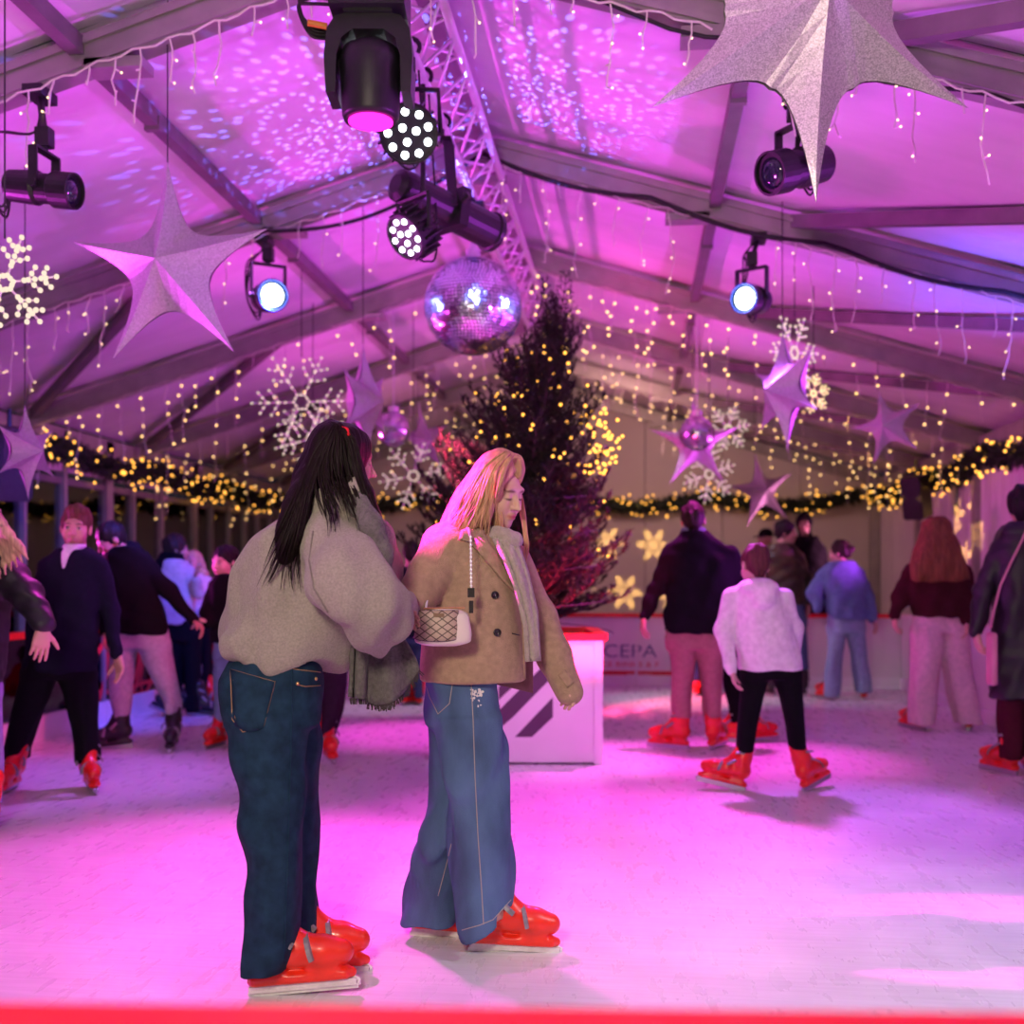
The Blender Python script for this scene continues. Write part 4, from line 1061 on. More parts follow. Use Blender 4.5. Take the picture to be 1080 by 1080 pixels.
# ------------------------------------------------------------------ people
class Person:
    def __init__(s, label, px, d, hs=1.0):
        s.d = d; s.x0 = (px - 540) / FP * d; loc = FW * d + RT * s.x0
        s.root = thing('person', label, 'person', loc, 'people on the ice rink', rot=(0, 0, PSI)); s.tors = []; s.legs = []; s.arms = []; s.hs = hs; s.sc = FP / d
    def L(s, px, py, dz=0.):
        D = s.d + dz; return np.array([(px - 540) / FP * D - s.x0, dz, CH + (HZ - py) / FP * D])
    def pix(s, p):
        """local point -> pixel"""
        D = s.d + p[1]; return ((p[0] + s.x0) / D * FP + 540, HZ - (p[2] - CH) / D * FP)
    def rows(s, rows, dp, dz=0.):
        out = []
        for r in rows:
            y, a, b = r[:3]; z_ = r[3] if len(r) > 3 and r[3] is not None else dz; e = r[4] if len(r) > 4 else dp
            A, B = s.L(a, y, z_), s.L(b, y, z_); out.append((A[2], (A[0] + B[0]) / 2, z_, max(.01, (B[0] - A[0]) / 2), e))
        return out
    def pts(s, pts):
        return [(*s.L(p[0], p[1], p[2]), p[3]) for p in pts]
    def add(s, name, V, F, m, parent=None, col=None, label=None):
        me = np_mesh(name, V, F)
        if col is not None: set_col(me, col)
        o = link(name, me, m, parent or s.root, local=True, label=label)
        return o
    def top(s, name, m, rows, arms=(), dp=.13, vox=.010, k=.045, wr=(.015, 24, (1, 1, .8)), extra=None, n=2.3, seed=1, label=None, keep=True, ka=.028):
        f = Field(); R = s.rows(rows, dp); f.loft(R, k, n)
        if keep: s.tors.append(R)
        for a in arms:
            q = s.pts(a); f.chain(q, min(k, ka))
            if keep: s.arms.append(q)
        if extra: extra(f)
        if wr: f.wrinkle(wr[0], wr[1], seed, wr[2])
        V, F = f.mesh(vox); o = s.add(name, V, F, m, label=label); s.F = f; return o
    def bottom(s, m, hip, legs, dp=.11, vox=.010, k=.03, wr=(.012, 24, (1, 1, .7)), name='trousers', hdp=.125, n=2.3, seed=2, label=None, extra=None):
        f = Field()
        if hip: f.loft(s.rows(hip, hdp), k, n)
        for l in legs:
            R = s.rows(l, dp); f.loft(R, k, n); s.legs.append(R)
        if extra: extra(f)
        if wr: f.wrinkle(wr[0], wr[1], seed, wr[2])
        V, F = f.mesh(vox); o = s.add(name, V, F, m, label=label); s.FB = f; return o
    def head(s, px, py, dz=0., yaw=0., pitch=0., roll=0., h=1.0, skin=(.60, .36, .27), lips=(.45, .16, .15), brow=(.08, .05, .035), beard=None, vox=.0065, hands=(), neck=None, eyes='open', gender=0, hvox=None):
        c = s.L(px, py, dz); th = math.radians(yaw)
        Rm = (Matrix.Rotation(th, 3, 'Z') @ Matrix.Rotation(math.radians(pitch), 3, 'X') @ Matrix.Rotation(math.radians(roll), 3, 'Y'))
        # head-local: x side, y = -face (so the face looks along -y), z up
        R = np.array(Rm); s.hR = R; s.hc = c; s.hh = h
        def W(x, y, z): return c + R @ (np.array([x, -y, z]) * h)
        s.W = W
        f = Field(); g = .9 if gender else 1.0
        def E(x, y, z, a, b, e, k, op='u'): f.ell(W(x, y, z), np.array([a, b, e]) * h, k * h, R, op)
        E(0, -.018, .028, .074, .094, .088, .0)
        E(0, .030, -.030, .058, .062, .082, .035)
        E(0, .050, -.078, .040 * g, .038, .036, .03)
        E(0, .072, -.098, .020, .018, .018, .02)
        for e in (-1, 1):
            E(e * .036, .064, -.030, .026, .026, .030, .02)
            E(e * .027, .079, .028, .024, .010, .010, .02)
            E(e * .031, .098, .002, .017, .013, .012, .010, 's')
            E(e * .031, .078, .002, .014, .0135, .0135, .004)
            E(e * .077, -.012, -.008, .010, .020, .032, .008)
        f.cone(W(0, .088, .010), W(0, .113, -.027), .0068 * h, .0100 * h, .011 * h)
        for e in (-1, 1): E(e * .011, .098, -.030, .010, .012, .009, .006)
        E(0, .094, -.056, .021, .011, .007, .005); E(0, .092, -.068, .019, .012, .008, .005)
        nb = s.L(*neck) if neck is not None else c + np.array([0, 0, -.20 * h])
        f.cone(W(0, -.028, -.06), nb, .052 * h * (.9 if gender else 1), .060 * h, .03 * h)
        V, F = f.mesh(vox); q = ((V - c) @ R) / h; x, y, z = q[:, 0], -q[:, 1], q[:, 2]
        col = np.tile(np.array(skin), (len(V), 1)); L3 = np.array(lips)
        def blend(m, cc): 
            nonlocal col
            m = np.clip(m, 0, 1)[:, None]; col = col * (1 - m) + np.array(cc)[None] * m
        if beard is not None: blend((1 - np.abs(z + .085) / .05) * 1.5 * (y > .0) * .8, beard)
        blend(np.exp(-((x / .022) ** 2 + ((z + .0615) / .0105) ** 2) ** 2) * (y > .06), lips)
        for e in (-1, 1):
            blend(np.exp(-(((x - e * .032) / .021) ** 2 + ((z - .0265 + 5 * (np.abs(x) - .03) ** 2) / .0055) ** 2) ** 2) * (y > .05), brow)
            if eyes == 'open':
                blend(np.exp(-(((x - e * .031) / .0145) ** 2 + ((z - .001) / .0065) ** 2) ** 2) * (y > .06), (.55, .52, .50))
                blend(np.exp(-(((x - e * .031) / .0065) ** 2 + ((z - .001) / .0065) ** 2) ** 2) * (y > .06), (.03, .02, .02))
                blend(np.exp(-(((x - e * .031) / .016) ** 2 + ((z - .009) / .0032) ** 2) ** 2) * (y > .06), (.04, .025, .02))
            else:
                blend(np.exp(-(((x - e * .031) / .0165) ** 2 + ((z + .003) / .0042) ** 2) ** 2) * (y > .06), (.04, .022, .018))
            blend(np.exp(-(((x - e * .040) / .02) ** 2 + ((z + .035) / .02) ** 2)) * (y > .03) * .35, (skin[0] * 1.02, skin[1] * .78, skin[2] * .78))
        Vs, Fs, Cs = [V], [F], [col]; off = len(V)
        def join(V, F):
            nonlocal off
            Vs.append(V); Fs.append(F + off); Cs.append(np.tile(np.array(skin), (len(V), 1))); off += len(V)
        b = Field()
        for Rr in s.tors: zb = min(Rr)[0] + .06; b.loft([(max(r[0] - .015 * (r is Rr[0]), zb + .002 * i), r[1], r[2], r[3] * .78, r[4] * .78) for i, r in enumerate(Rr[::-1])], .03)
        for q in s.arms: b.chain([(*p[:3], p[3] * .62) for p in q], .03)
        for Rr in s.legs: zb = min(Rr)[0] + .07; b.loft([(max(r[0], zb + .002 * i), r[1], r[2], r[3] * .70, r[4] * .70) for i, r in enumerate(Rr[::-1])], .05)
        if b.ops:
            b.cone(nb + np.array([0, 0, .0]), nb - np.array([0, 0, .10]), .05, .06, .04); join(*b.mesh(.018))
        for hd in hands:
            hf = Field(); s.hand(hf, **hd); join(*hf.mesh(hvox or min(vox, .0055)))
        return s.add('body', np.concatenate(Vs), np.concatenate(Fs), skin_m, col=np.concatenate(Cs))
    def hand(s, f, w, dr, pn, curl=.35, side=1, size=1.0, fore=None, spread=.10, thumb=.7, tout=.75):
        """w wrist pixel spec, dr finger direction, pn direction the palm faces (local axes x right, y away, z up)"""
        w = s.L(*w); d = np.array(dr, float); d /= np.linalg.norm(d); n = np.array(pn, float); n -= d * (n @ d); n /= np.linalg.norm(n); sd = np.cross(d, n) * side; S_ = size * s.hs
        if fore is not None: f.cone(w - d * .0, s.L(*fore), .026 * S_, .027 * S_, .01)
        for i, o in enumerate((-.030, -.010, .010, .030)):
            k0 = w + sd * o * .55 * S_ + d * .010 * S_; k1 = w + (sd * o + d * (.088 - .004 * abs(i - 1.2))) * S_
            f.cone(k0, k1, .0155 * S_, .0130 * S_, .014 * S_)
        f.ell(w + d * .045 * S_, np.array([.036, .016, .045]) * S_, .01 * S_, np.stack([sd, n, d], 1))
        for i, (o, L) in enumerate(((-.030, .074), (-.010, .082), (.010, .076), (.030, .060))):
            p = w + (sd * o + d * (.088 - .004 * abs(i - 1.2))) * S_; dd = d + sd * o / .03 * spread; dd /= np.linalg.norm(dd); a = curl * (1 + .12 * i)
            for j, fr in enumerate((.45, .32, .26)):
                ang = a * (.8 + .3 * j); dd = dd * math.cos(ang) + n * math.sin(ang); dd /= np.linalg.norm(dd); e = p + dd * L * fr * S_
                f.cone(p, e, (.0098 - .0010 * j) * S_, (.0090 - .0010 * j) * S_, .003 * S_); p = e
        p = w + (sd * -.026 + d * .030) * S_; dd = -sd * tout + d * .62 + n * .30; dd /= np.linalg.norm(dd)
        for j, L in enumerate((.036, .030, .024)):
            e = p + dd * L * S_; f.cone(p, e, (.0130 - .0015 * j) * S_, (.0115 - .0015 * j) * S_, .005 * S_); p = e
            dd = dd * math.cos(.3 * thumb) + (d * .7 + n * .5) * math.sin(.3 * thumb); dd /= np.linalg.norm(dd)
    def hairf(s):
        f = Field(); return f
    def short_hair(s, m, vox=.008, thick=.012, fluff=.010, bun=None, low=-.045, quiff=0.):
        h, R, W = s.hh, s.hR, s.W; f = Field(); t = thick
        f.ell(W(0, -.020, .032), np.array([.074 + t * .8, .094 + t, .088 + t * 1.3]) * h, 0, R)
        f.cone(W(0, -.07, -.03), W(0, -.065, low), .045 * h, .036 * h, .03)
        if quiff: f.ell(W(.012, .045, .098 + quiff * .5), np.array([.055, .05, .022 + quiff]) * h, .03, R)
        f.ell(W(0, .120, -.045), np.array([.090, .078, .118]) * h, .015 * h, R, 's')      # open the face
        f.ell(W(0, .066, -.098), np.array([.13, .108, .088]) * h, .015 * h, R, 's')       # and the jaw and neck
        if bun is not None: f.ell(W(*bun[:3]), np.array([bun[3]] * 3) * h, .02, R)
        f.wrinkle(fluff, 75, 3, (1, 1, .6))
        V, F = f.mesh(vox); return s.add('hair', V, F, m)
    def skate(s, px, yaw, leg, m=None, lift=0., size=1.0, low=False, run=None, pitch=0.):
        """px: column of the ankle on the ice; yaw 0 = toe to the right, 90 = toe away; the shaft runs up into leg number `leg`"""
        R = s.legs[leg]; e = min(R); end = Vector((e[1], e[2], e[0])); D = s.d + end.y
        a = Vector(((px - 540) / FP * D - s.x0, end.y, lift)); up = (end - a).normalized()
        if low: up = (up + Vector((0, 0, 2))).normalized()
        t = Vector((math.cos(math.radians(yaw)), math.sin(math.radians(yaw)), -math.tan(math.radians(pitch)))); x = (t - up * t.dot(up)).normalized(); y = up.cross(x)
        M = Matrix((x, y, up)).transposed().to_4x4(); M.translation = a
        M = M @ Matrix.Diagonal((size, size, size, 1)) @ Matrix.Translation((.072, 0, 0))
        K_ = SKL if low else SK; o = bpy.data.objects.new('skate', K_[0]); C.objects.link(o); o.parent = s.root; o.matrix_local = M
        def slot(o, mm):
            if not o.data.materials: o.data.materials.append(None)
            o.material_slots[0].link = 'OBJECT'; o.material_slots[0].material = mm
        slot(o, m or red_boot)
        for nm, me, mm in (('runner', K_[1], run or steel), ('buckle', K_[2], strap_m)):
            c = bpy.data.objects.new(nm, me); C.objects.link(c); c.parent = o; slot(c, mm)
        return o
def cloth(name, col, var=.12, vs=30, bump=.25, bs=220, rough=.9, sheen=0., stretch=(1, 1, 1)):
    return mat('cloth_' + name, col, rough, var=var, vs=vs, bump=bump, bs=bs, sheen=sheen, spec=.1, stretch=stretch)
def hairm(name, col, rough=.58, spec=.25): return mat('hair_' + name, col, rough, var=.35, vs=60, bump=.5, bs=90, stretch=(1, 1, .12), spec=spec)
# ------------------------------------------------------------------ skaters in the background
navy = cloth('navy', (.010, .010, .022)); blackc = cloth('black', (.006, .006, .008)); grey_sw = cloth('grey_sweat', (.36, .36, .42)); lgrey = cloth('light_grey', (.50, .48, .52)); fluff = cloth('white_fleece', (.72, .68, .66), bump=.6, bs=120)
dkbrown = hairm('dark_brown', (.022, .013, .009)); blackh = hairm('black', (.008, .006, .006)); brown = hairm('brown', (.10, .045, .02)); blond = hairm('blond', (.60, .42, .24)); auburn = hairm('auburn', (.20, .075, .03))
jeans_l = cloth('light_jeans', (.20, .27, .42), bs=300); jeans_d = cloth('dark_jeans', (.04, .06, .13), bs=300); shirt_w = cloth('white_shirt', (.80, .78, .76))
puff = mat('black_puffer', (.007, .007, .010), .5, var=.25, vs=12, bump=.3, bs=25)

# man in navy quarter zip, at the left, facing the camera
p = Person('young man in a dark navy zip top with red skates at the left facing forward', 58, 6.78)
p.top('zip_top', navy, [(578, 66, 94), (586, 52, 106), (594, 43, 113), (608, 42, 112), (640, 46, 106), (670, 42, 103), (700, 26, 100), (708, 25, 100)], [[(103, 597, 0, .062), (116, 645, .02, .050), (123, 688, -.04, .040)], [(50, 598, 0, .06), (36, 645, .03, .05), (34, 688, .0, .04)]], .13)
p.bottom(blackc, [(694, 25, 100), (714, 23, 99)], [[(705, 23, 62), (734, 18, 51), (764, 13, 37), (789, 6, 29), (801, 6, 29)], [(709, 60, 99), (734, 69, 102), (764, 77, 102), (792, 80, 103), (803, 82, 103)]], .10)
p.top('white_undershirt', shirt_w, [(574, 69, 91, -.02, .09), (582, 66, 84, -.06, .08), (592, 67, 77, -.07, .07), (601, 69, 73, -.07, .07)], [], .10, vox=.008, wr=None, keep=False)
p.head(80, 557, 0, 12, 4, 3, 1.06, (.62, .36, .26), beard=(.30, .15, .09), neck=(80, 590, .02), hands=[dict(w=(124, 692, -.04), dr=(.25, -.2, -1), pn=(-.6, -.7, 0), curl=.25, side=-1, fore=(121, 675, -.03)), dict(w=(34, 690, 0), dr=(.1, -.2, -1), pn=(1, -.2, 0), curl=.3, fore=(35, 675, 0))])
p.short_hair(hairm('chestnut', (.12, .05, .025)), thick=.012, quiff=.012)
p.skate(14, -84, 0); p.skate(95, -62, 1)

# young man leaning left in a dark hoodie
p = Person('young man in black hoodie and grey sweatpants leaning left with arm out', 145, 8.4)
p.top('hoodie', blackc, [(577, 122, 147), (584, 110, 156), (597, 106, 160), (612, 110, 163), (634, 114, 171), (652, 116, 176), (668, 124, 177)], [[(150, 592, 0, .075), (178, 623, -.02, .06), (203, 654, -.05, .045)], [(109, 597, 0, .07), (108, 630, .04, .055), (112, 665, .0, .045)]], .14, extra=lambda f: f.ell(p.L(136, 580, .08), (.085, .08, .07), .04))
p.bottom(grey_sw, [(660, 122, 177), (684, 118, 178)], [[(676, 116, 148), (700, 115, 141), (720, 117, 139), (740, 119, 138), (755, 121, 136)], [(676, 144, 178), (700, 153, 182), (720, 164, 187), (740, 173, 190), (752, 176, 190)]], .105)
p.head(117, 570, -.04, -55, 32, 0, 1.02, (.50, .28, .20), neck=(130, 588, .0), hands=[dict(w=(204, 655, -.05), dr=(.8, -.1, -.6), pn=(-.5, -.2, -.8), curl=.8, fore=(195, 643, -.05)), dict(w=(112, 668, 0), dr=(0, -.2, -1), pn=(1, 0, 0), curl=.4, fore=(111, 655, 0))], vox=.008)
p.short_hair(blackh, thick=.012)
p.skate(132, -158, 0, black_boot); p.skate(183, -80, 1, black_boot)

# couple further back
p = Person('man in a light jacket with black hood turned to the woman in white', 190, 10.4)
p.top('jacket', lgrey, [(590, 172, 196), (600, 165, 203), (618, 164, 206), (640, 169, 206), (658, 172, 206)], [[(200, 603, -.02, .06), (209, 625, -.1, .05), (206, 612, -.2, .045)], [(168, 605, .05, .06), (166, 632, .05, .05), (172, 652, 0, .045)]], .13, vox=.012, extra=None)
p.top('hood', blackc, [(583, 170, 195), (592, 165, 196), (602, 164, 188)], [], .12, vox=.012, keep=False)
p.bottom(blackc, [(652, 174, 208), (676, 175, 210)], [[(668, 175, 196), (700, 177, 193), (735, 178, 190), (752, 178, 190)], [(668, 190, 212), (700, 194, 211), (735, 196, 211), (750, 197, 211)]], .095, vox=.012)
p.head(186, 579, 0, 120, 5, 0, 1.02, (.55, .32, .25), neck=(184, 594, .02), hands=[dict(w=(206, 610, -.2), dr=(.2, -.2, .9), pn=(1, 0, 0), curl=.4)], vox=.009, hvox=.008)
p.short_hair(dkbrown, thick=.02, vox=.01)
p.skate(182, -140, 0, black_boot); p.skate(203, 20, 1, black_boot)
p = Person('blond woman in a white fleece jacket facing the man at the far left windows', 214, 11.0)
p.top('fleece_jacket', fluff, [(605, 198, 215), (612, 194, 221), (628, 196, 223), (655, 200, 222)], [[(198, 614, -.03, .055), (199, 640, -.1, .05), (203, 628, -.2, .045)], [(219, 614, 0, .055), (222, 640, 0, .05), (218, 655, -.05, .045)]], .13, vox=.012)
p.bottom(blackc, [(650, 203, 222), (668, 203, 222)], [[(662, 203, 214), (700, 205, 214), (740, 206, 215)], [(662, 212, 223), (700, 213, 223), (740, 214, 222)]], .09, vox=.012)
p.head(202, 594, 0, -8, 0, 0, .98, (.60, .36, .28), neck=(206, 607, .02), gender=1, vox=.009)
f = Field(); f.ell(p.W(0, -.03, .035), (.085, .10, .10), 0, p.hR); f.box(p.W(0, .11, -.04), (.06, .10, .085), .02, .02, p.hR, 's'); f.chain([(*p.L(209, 590, .04), .05), (*p.L(214, 606, .02), .05), (*p.L(217, 624, -.06), .025)], .03); f.wrinkle(.006, 60, 2)
p.add('hair', *f.mesh(.010), blond)
p.skate(209, -60, 0, black_boot); p.skate(218, -40, 1)

# girl with a pony tail
p = Person('girl with dark tied back hair in a dark jacket and blue jeans holding a hand', 238, 8.55)
p.top('jacket', blackc, [(606, 228, 250), (616, 222, 254), (632, 222, 254), (660, 224, 252), (678, 224, 252)], [[(226, 618, 0, .055), (217, 646, -.05, .048), (221, 657, -.12, .042)], [(250, 618, 0, .055), (255, 645, .02, .048), (252, 668, -.05, .042)]], .12)
p.bottom(jeans_l, [(672, 226, 252), (694, 226, 252)], [[(686, 227, 242), (720, 227, 241), (748, 226, 241), (764, 227, 240)], [(686, 238, 252), (720, 240, 253), (752, 240, 254), (770, 241, 252)]], .085)
p.head(237, 593, 0, -30, 8, 0, 1.0, (.66, .42, .36), neck=(240, 608, .02), gender=1, vox=.008, hands=[dict(w=(221, 657, -.12), dr=(-.8, 0, .2), pn=(0, -.3, -1), curl=.9)])
p.short_hair(blackh, thick=.010, bun=(0, -.115, .05, .035))
p.skate(234, -105, 0, size=.9); p.skate(247, -80, 1, size=.9)

# person mostly hidden behind the dark haired woman
p = Person('skater in dark tracksuit trousers seen behind the dark haired woman', 345, 7.5)
p.top('jacket', blackc, [(585, 322, 350), (600, 308, 366), (640, 312, 362), (700, 314, 362)], [[(312, 605, 0, .06), (306, 650, 0, .05), (312, 690, -.05, .04)], [(360, 605, 0, .06), (362, 650, .02, .05), (360, 690, 0, .04)]], .13, vox=.012)
p.bottom(cloth('plum', (.03, .012, .03)), [(680, 316, 364), (706, 315, 365)], [[(695, 315, 338), (740, 314, 336), (770, 314, 334)], [(695, 336, 366), (725, 337, 365), (750, 337, 360), (772, 336, 353), (778, 337, 352)]], .10)
p.head(336, 568, 0, 170, 0, 0, 1.0, neck=(336, 590, 0), vox=.010)
p.short_hair(dkbrown, vox=.011)
p.skate(347, -70, 1, lift=.06, pitch=25); p.skate(322, -100, 0)
# person between the two women, far
p = Person('distant skater in dark jeans glimpsed between the two women', 432, 11.3)
p.top('jacket', navy, [(598, 424, 446), (606, 418, 452), (640, 420, 450), (672, 420, 449)], [[(421, 608, 0, .06), (418, 640, 0, .05), (422, 668, 0, .04)], [(449, 608, 0, .06), (453, 640, 0, .05), (448, 668, 0, .04)]], .13, vox=.014)
p.bottom(jeans_d, [(660, 421, 449), (680, 421, 449)], [[(675, 421, 435), (710, 422, 435), (735, 423, 434)], [(675, 434, 449), (710, 435, 448), (735, 436, 447)]], .09, vox=.013)
p.head(434, 584, 0, 170, 0, 0, 1.0, neck=(434, 600, 0), vox=.012); p.short_hair(dkbrown, vox=.012)
p.skate(428, 60, 0); p.skate(441, 120, 1)
p = Person('low crouching child in a red suit far behind the scarf end', 404, 11.8)
p.top('red_suit', cloth('red', (.55, .015, .03)), [(702, 398, 410), (709, 392, 416), (720, 390, 420), (733, 391, 420)], [[(395, 712, 0, .04), (390, 722, -.05, .035), (394, 732, -.1, .03)], [(414, 712, 0, .04), (420, 722, -.05, .035), (416, 732, -.1, .03)]], .13, vox=.012)
p.bottom(cloth('red', (.55, .015, .03)), None, [[(725, 391, 405), (734, 392, 403), (740, 393, 402)], [(725, 405, 420), (734, 408, 419), (740, 409, 418)]], .09, vox=.012)
p.head(404, 695, 0, 150, 0, 0, .86, neck=(404, 704, 0), vox=.011)
p.short_hair(dkbrown, vox=.012); p.skate(397, -90, 0, size=.6, low=True); p.skate(414, -70, 1, size=.6, low=True)

# --- right side
p = Person('man in a dark jacket and dusty pink trousers seen from behind by the lettered boards', 732, 8.35)
p.top('jacket', cloth('dark_wool', (.008, .007, .011)), [(560, 718, 746), (567, 713, 753), (576, 703, 767), (588, 699, 774), (612, 702, 777), (642, 701, 779), (667, 702, 778)], [[(707, 582, 0, .075), (692, 622, .02, .058), (680, 650, -.02, .046)], [(770, 584, 0, .075), (779, 622, .02, .058), (774, 655, -.15, .046)]], .15)
p.top('collar', cloth('blue_collar', (.25, .27, .40)), [(556, 719, 743), (563, 717, 746)], [], .085, vox=.009, wr=None, keep=False)
p.bottom(cloth('dusty_pink', (.36, .17, .17)), [(655, 704, 763), (685, 704, 762)], [[(672, 704, 735), (703, 707, 732), (728, 709, 729), (757, 710, 728)], [(672, 732, 762), (709, 738, 761), (734, 742, 761), (756, 743, 760)]], .105)
p.head(731, 549, 0, 172, 0, 0, 1.06, (.55, .32, .25), neck=(731, 566, .0), vox=.008, hands=[dict(w=(679, 652, -.02), dr=(-.1, -.2, -1), pn=(.9, .2, 0), curl=.45, fore=(684, 640, -.01)), dict(w=(773, 657, -.15), dr=(0, -.3, -1), pn=(-1, 0, 0), curl=.5)])
p.short_hair(dkbrown, thick=.012, low=-.06)
p.skate(719, 150, 0); p.skate(752, 60, 1)

p = Person('child in a white hoodie and black leggings on red skates seen from behind', 815, 6.72, .88)
def hood(f):
    f.ell(p.L(801, 619, -.10), (.120, .085, .050), .02); f.ell(p.L(806, 630, -.13), (.07, .05, .06), .025)
hd_m = cloth('white_hoodie', (.82, .80, .82), bump=.15)
p.top('hoodie', hd_m, [(612, 784, 814), (620, 776, 822), (632, 773, 828), (650, 774, 832), (672, 775, 838), (690, 777, 842), (707, 779, 846)], [[(772, 630, 0, .058), (763, 664, .01, .046), (770, 700, -.06, .038), (772, 708, -.07, .036)], [(826, 630, 0, .058), (838, 662, .05, .046), (838, 690, .14, .038)]], .125, vox=.008, extra=hood, wr=(.012, 20, (1, 1, .7)), seed=5)
p.bottom(blackc, [(698, 783, 842, 0, .10), (716, 783, 842, 0, .10)], [[(706, 783, 814), (734, 780, 805), (764, 778, 798), (793, 777, 794)], [(706, 811, 845), (734, 822, 846), (764, 829, 848), (790, 833, 850)]], .075, vox=.009, wr=(.003, 20, (1, 1, 1)), name='leggings')
p.head(796, 597, .02, 190, 12, -4, .98, (.62, .38, .32), neck=(798, 615, .0), vox=.008, hands=[dict(w=(773, 708, -.07), dr=(.1, -.15, -1), pn=(1, -.3, 0), curl=.45, size=.9)])
p.short_hair(hairm('rose_brown', (.10, .03, .03)), thick=.014, bun=(0, -.10, .085, .032), low=-.06)
p.skate(777, 168, 0, size=.90, pitch=4); p.skate(853, 40, 1, size=.90, pitch=6)

p = Person('small child with dark leggings and red skates hidden behind the white hoodie', 780, 8.75, .8)
p.top('jacket', cloth('berry', (.12, .01, .03)), [(620, 772, 796), (632, 764, 802), (665, 765, 800), (690, 764, 800)], [[(768, 634, 0, .05), (764, 662, 0, .045), (768, 686, -.05, .035)], [(799, 634, 0, .05), (803, 662, 0, .045), (799, 686, -.05, .035)]], .11, vox=.011)
p.bottom(blackc, [(682, 763, 801), (700, 762, 801)], [[(692, 762, 783), (720, 763, 780), (745, 768, 781), (762, 770, 782)], [(692, 780, 801), (720, 782, 800), (745, 784, 799), (762, 786, 798)]], .075, vox=.010)
p.head(787, 606, 0, -60, 10, 0, .92, (.60, .30, .25), neck=(785, 622, 0), vox=.010); p.short_hair(brown, vox=.010)
p.skate(775, 170, 0, size=.85); p.skate(793, 15, 1, size=.85)

p = Person('distant skater whose red skate shows between the legs of the man in dark jacket', 737, 12.2)
p.top('jacket', blackc, [(598, 728, 748), (606, 722, 754), (640, 724, 752), (668, 724, 752)], [[(725, 608, 0, .055), (722, 640, 0, .05), (726, 664, -.05, .04)], [(751, 608, 0, .055), (755, 640, 0, .05), (750, 664, -.05, .04)]], .12, vox=.014)
p.bottom(jeans_d, [(660, 725, 751), (676, 725, 751)], [[(670, 725, 738), (700, 727, 739), (718, 729, 739)], [(670, 738, 751), (700, 739, 750), (718, 740, 749)]], .085, vox=.013)
p.head(738, 586, 0, 175, 0, 0, .96, neck=(738, 602, 0), vox=.012); p.short_hair(brown, vox=.012)
p.skate(734, 80, 0); p.skate(745, 100, 1)

camo = mat('camo_puffer', (.022, .022, .026), .4, var=.9, vs=7, bump=.4, bs=20, var2=(.10, .075, .025))
p = Person('man in a dark camouflage puffer jacket and jeans on black skates near the far boards', 830, 12.15)
p.top('puffer_jacket', camo, [(573, 812, 836), (582, 804, 842), (600, 803, 848), (620, 806, 849), (638, 812, 848)], [[(808, 588, 0, .075), (804, 612, -.03, .065), (812, 634, -.08, .05)], [(841, 588, 0, .075), (851, 612, .02, .065), (852, 634, .0, .05)]], .15, vox=.012, wr=(.012, 40, (.4, .4, 1.6)))
p.top('shirt_hem', shirt_w, [(634, 815, 847), (641, 816, 847)], [], .12, vox=.012, keep=False, wr=None)
p.bottom(cloth('mid_jeans', (.10, .16, .28)), [(636, 816, 848), (660, 815, 849)], [[(650, 814, 832), (680, 810, 826), (712, 806, 820)], [(650, 831, 849), (680, 836, 851), (706, 840, 853)]], .09, vox=.012)
p.head(829, 562, 0, 75, 5, 0, 1.04, (.58, .34, .27), neck=(826, 578, 0), vox=.009, hands=[dict(w=(852, 637, 0), dr=(.1, -.2, -1), pn=(-1, 0, 0), curl=.4)], hvox=.008); p.short_hair(blackh, thick=.018, vox=.010)
p.skate(813, 110, 0, black_boot); p.skate(848, 80, 1, black_boot)

p = Person('person in a black hooded coat standing behind the far boards', 853, 14.4)
p.top('hooded_coat', blackc, [(566, 841, 861), (574, 836, 868), (600, 836, 871), (640, 838, 872), (680, 838, 872)], [[(840, 580, 0, .08), (836, 615, 0, .06), (842, 640, -.15, .05)], [(866, 580, 0, .08), (872, 615, 0, .06), (866, 640, -.15, .05)]], .16, vox=.014)
p.bottom(blackc, None, [[(670, 839, 855), (704, 841, 854)], [(670, 855, 871), (704, 856, 869)]], .09, vox=.014)
p.head(848, 553, 0, -15, 6, 0, 1.06, (.38, .20, .17), neck=(850, 568, 0), vox=.011, hands=[dict(w=(843, 642, -.15), dr=(.3, -.8, -.2), pn=(0, 0, -1), curl=.5)], hvox=.009)
f = Field(); f.ell(p.W(0, -.03, .02), (.11, .12, .13), 0, p.hR); f.box(p.W(0, .13, -.03), (.065, .10, .085), .03, .02, p.hR, 's'); f.cone(p.W(0, -.05, -.08), p.L(851, 572, .02), .08, .10, .04)
p.add('hood', *f.mesh(.011), blackc); p.short_hair(blackh, vox=.012)
for q in (843, 864):
    mb = MB(); c_ = p.L(q, 711, 0); c_[2] = -.085; mb.ball(c_ + np.array([0, -.05, .05]), (.05, .14, .05)); mb.ball(c_ + np.array([0, 0, .12]), (.05, .06, .10)); mb.build('boot', rubber, p.root, local=True, smooth=True)
p = Person('person in a black cap standing behind the far boards', 806, 14.4)
p.top('coat', blackc, [(578, 797, 815), (586, 790, 822), (615, 790, 822), (680, 791, 821)], [[(794, 590, 0, .075), (790, 620, 0, .06), (796, 642, -.1, .05)], [(818, 590, 0, .075), (823, 620, 0, .06), (818, 642, -.1, .05)]], .15, vox=.014)
p.bottom(blackc, None, [[(670, 792, 806), (704, 793, 805)], [(670, 806, 820), (704, 807, 819)]], .09, vox=.014)
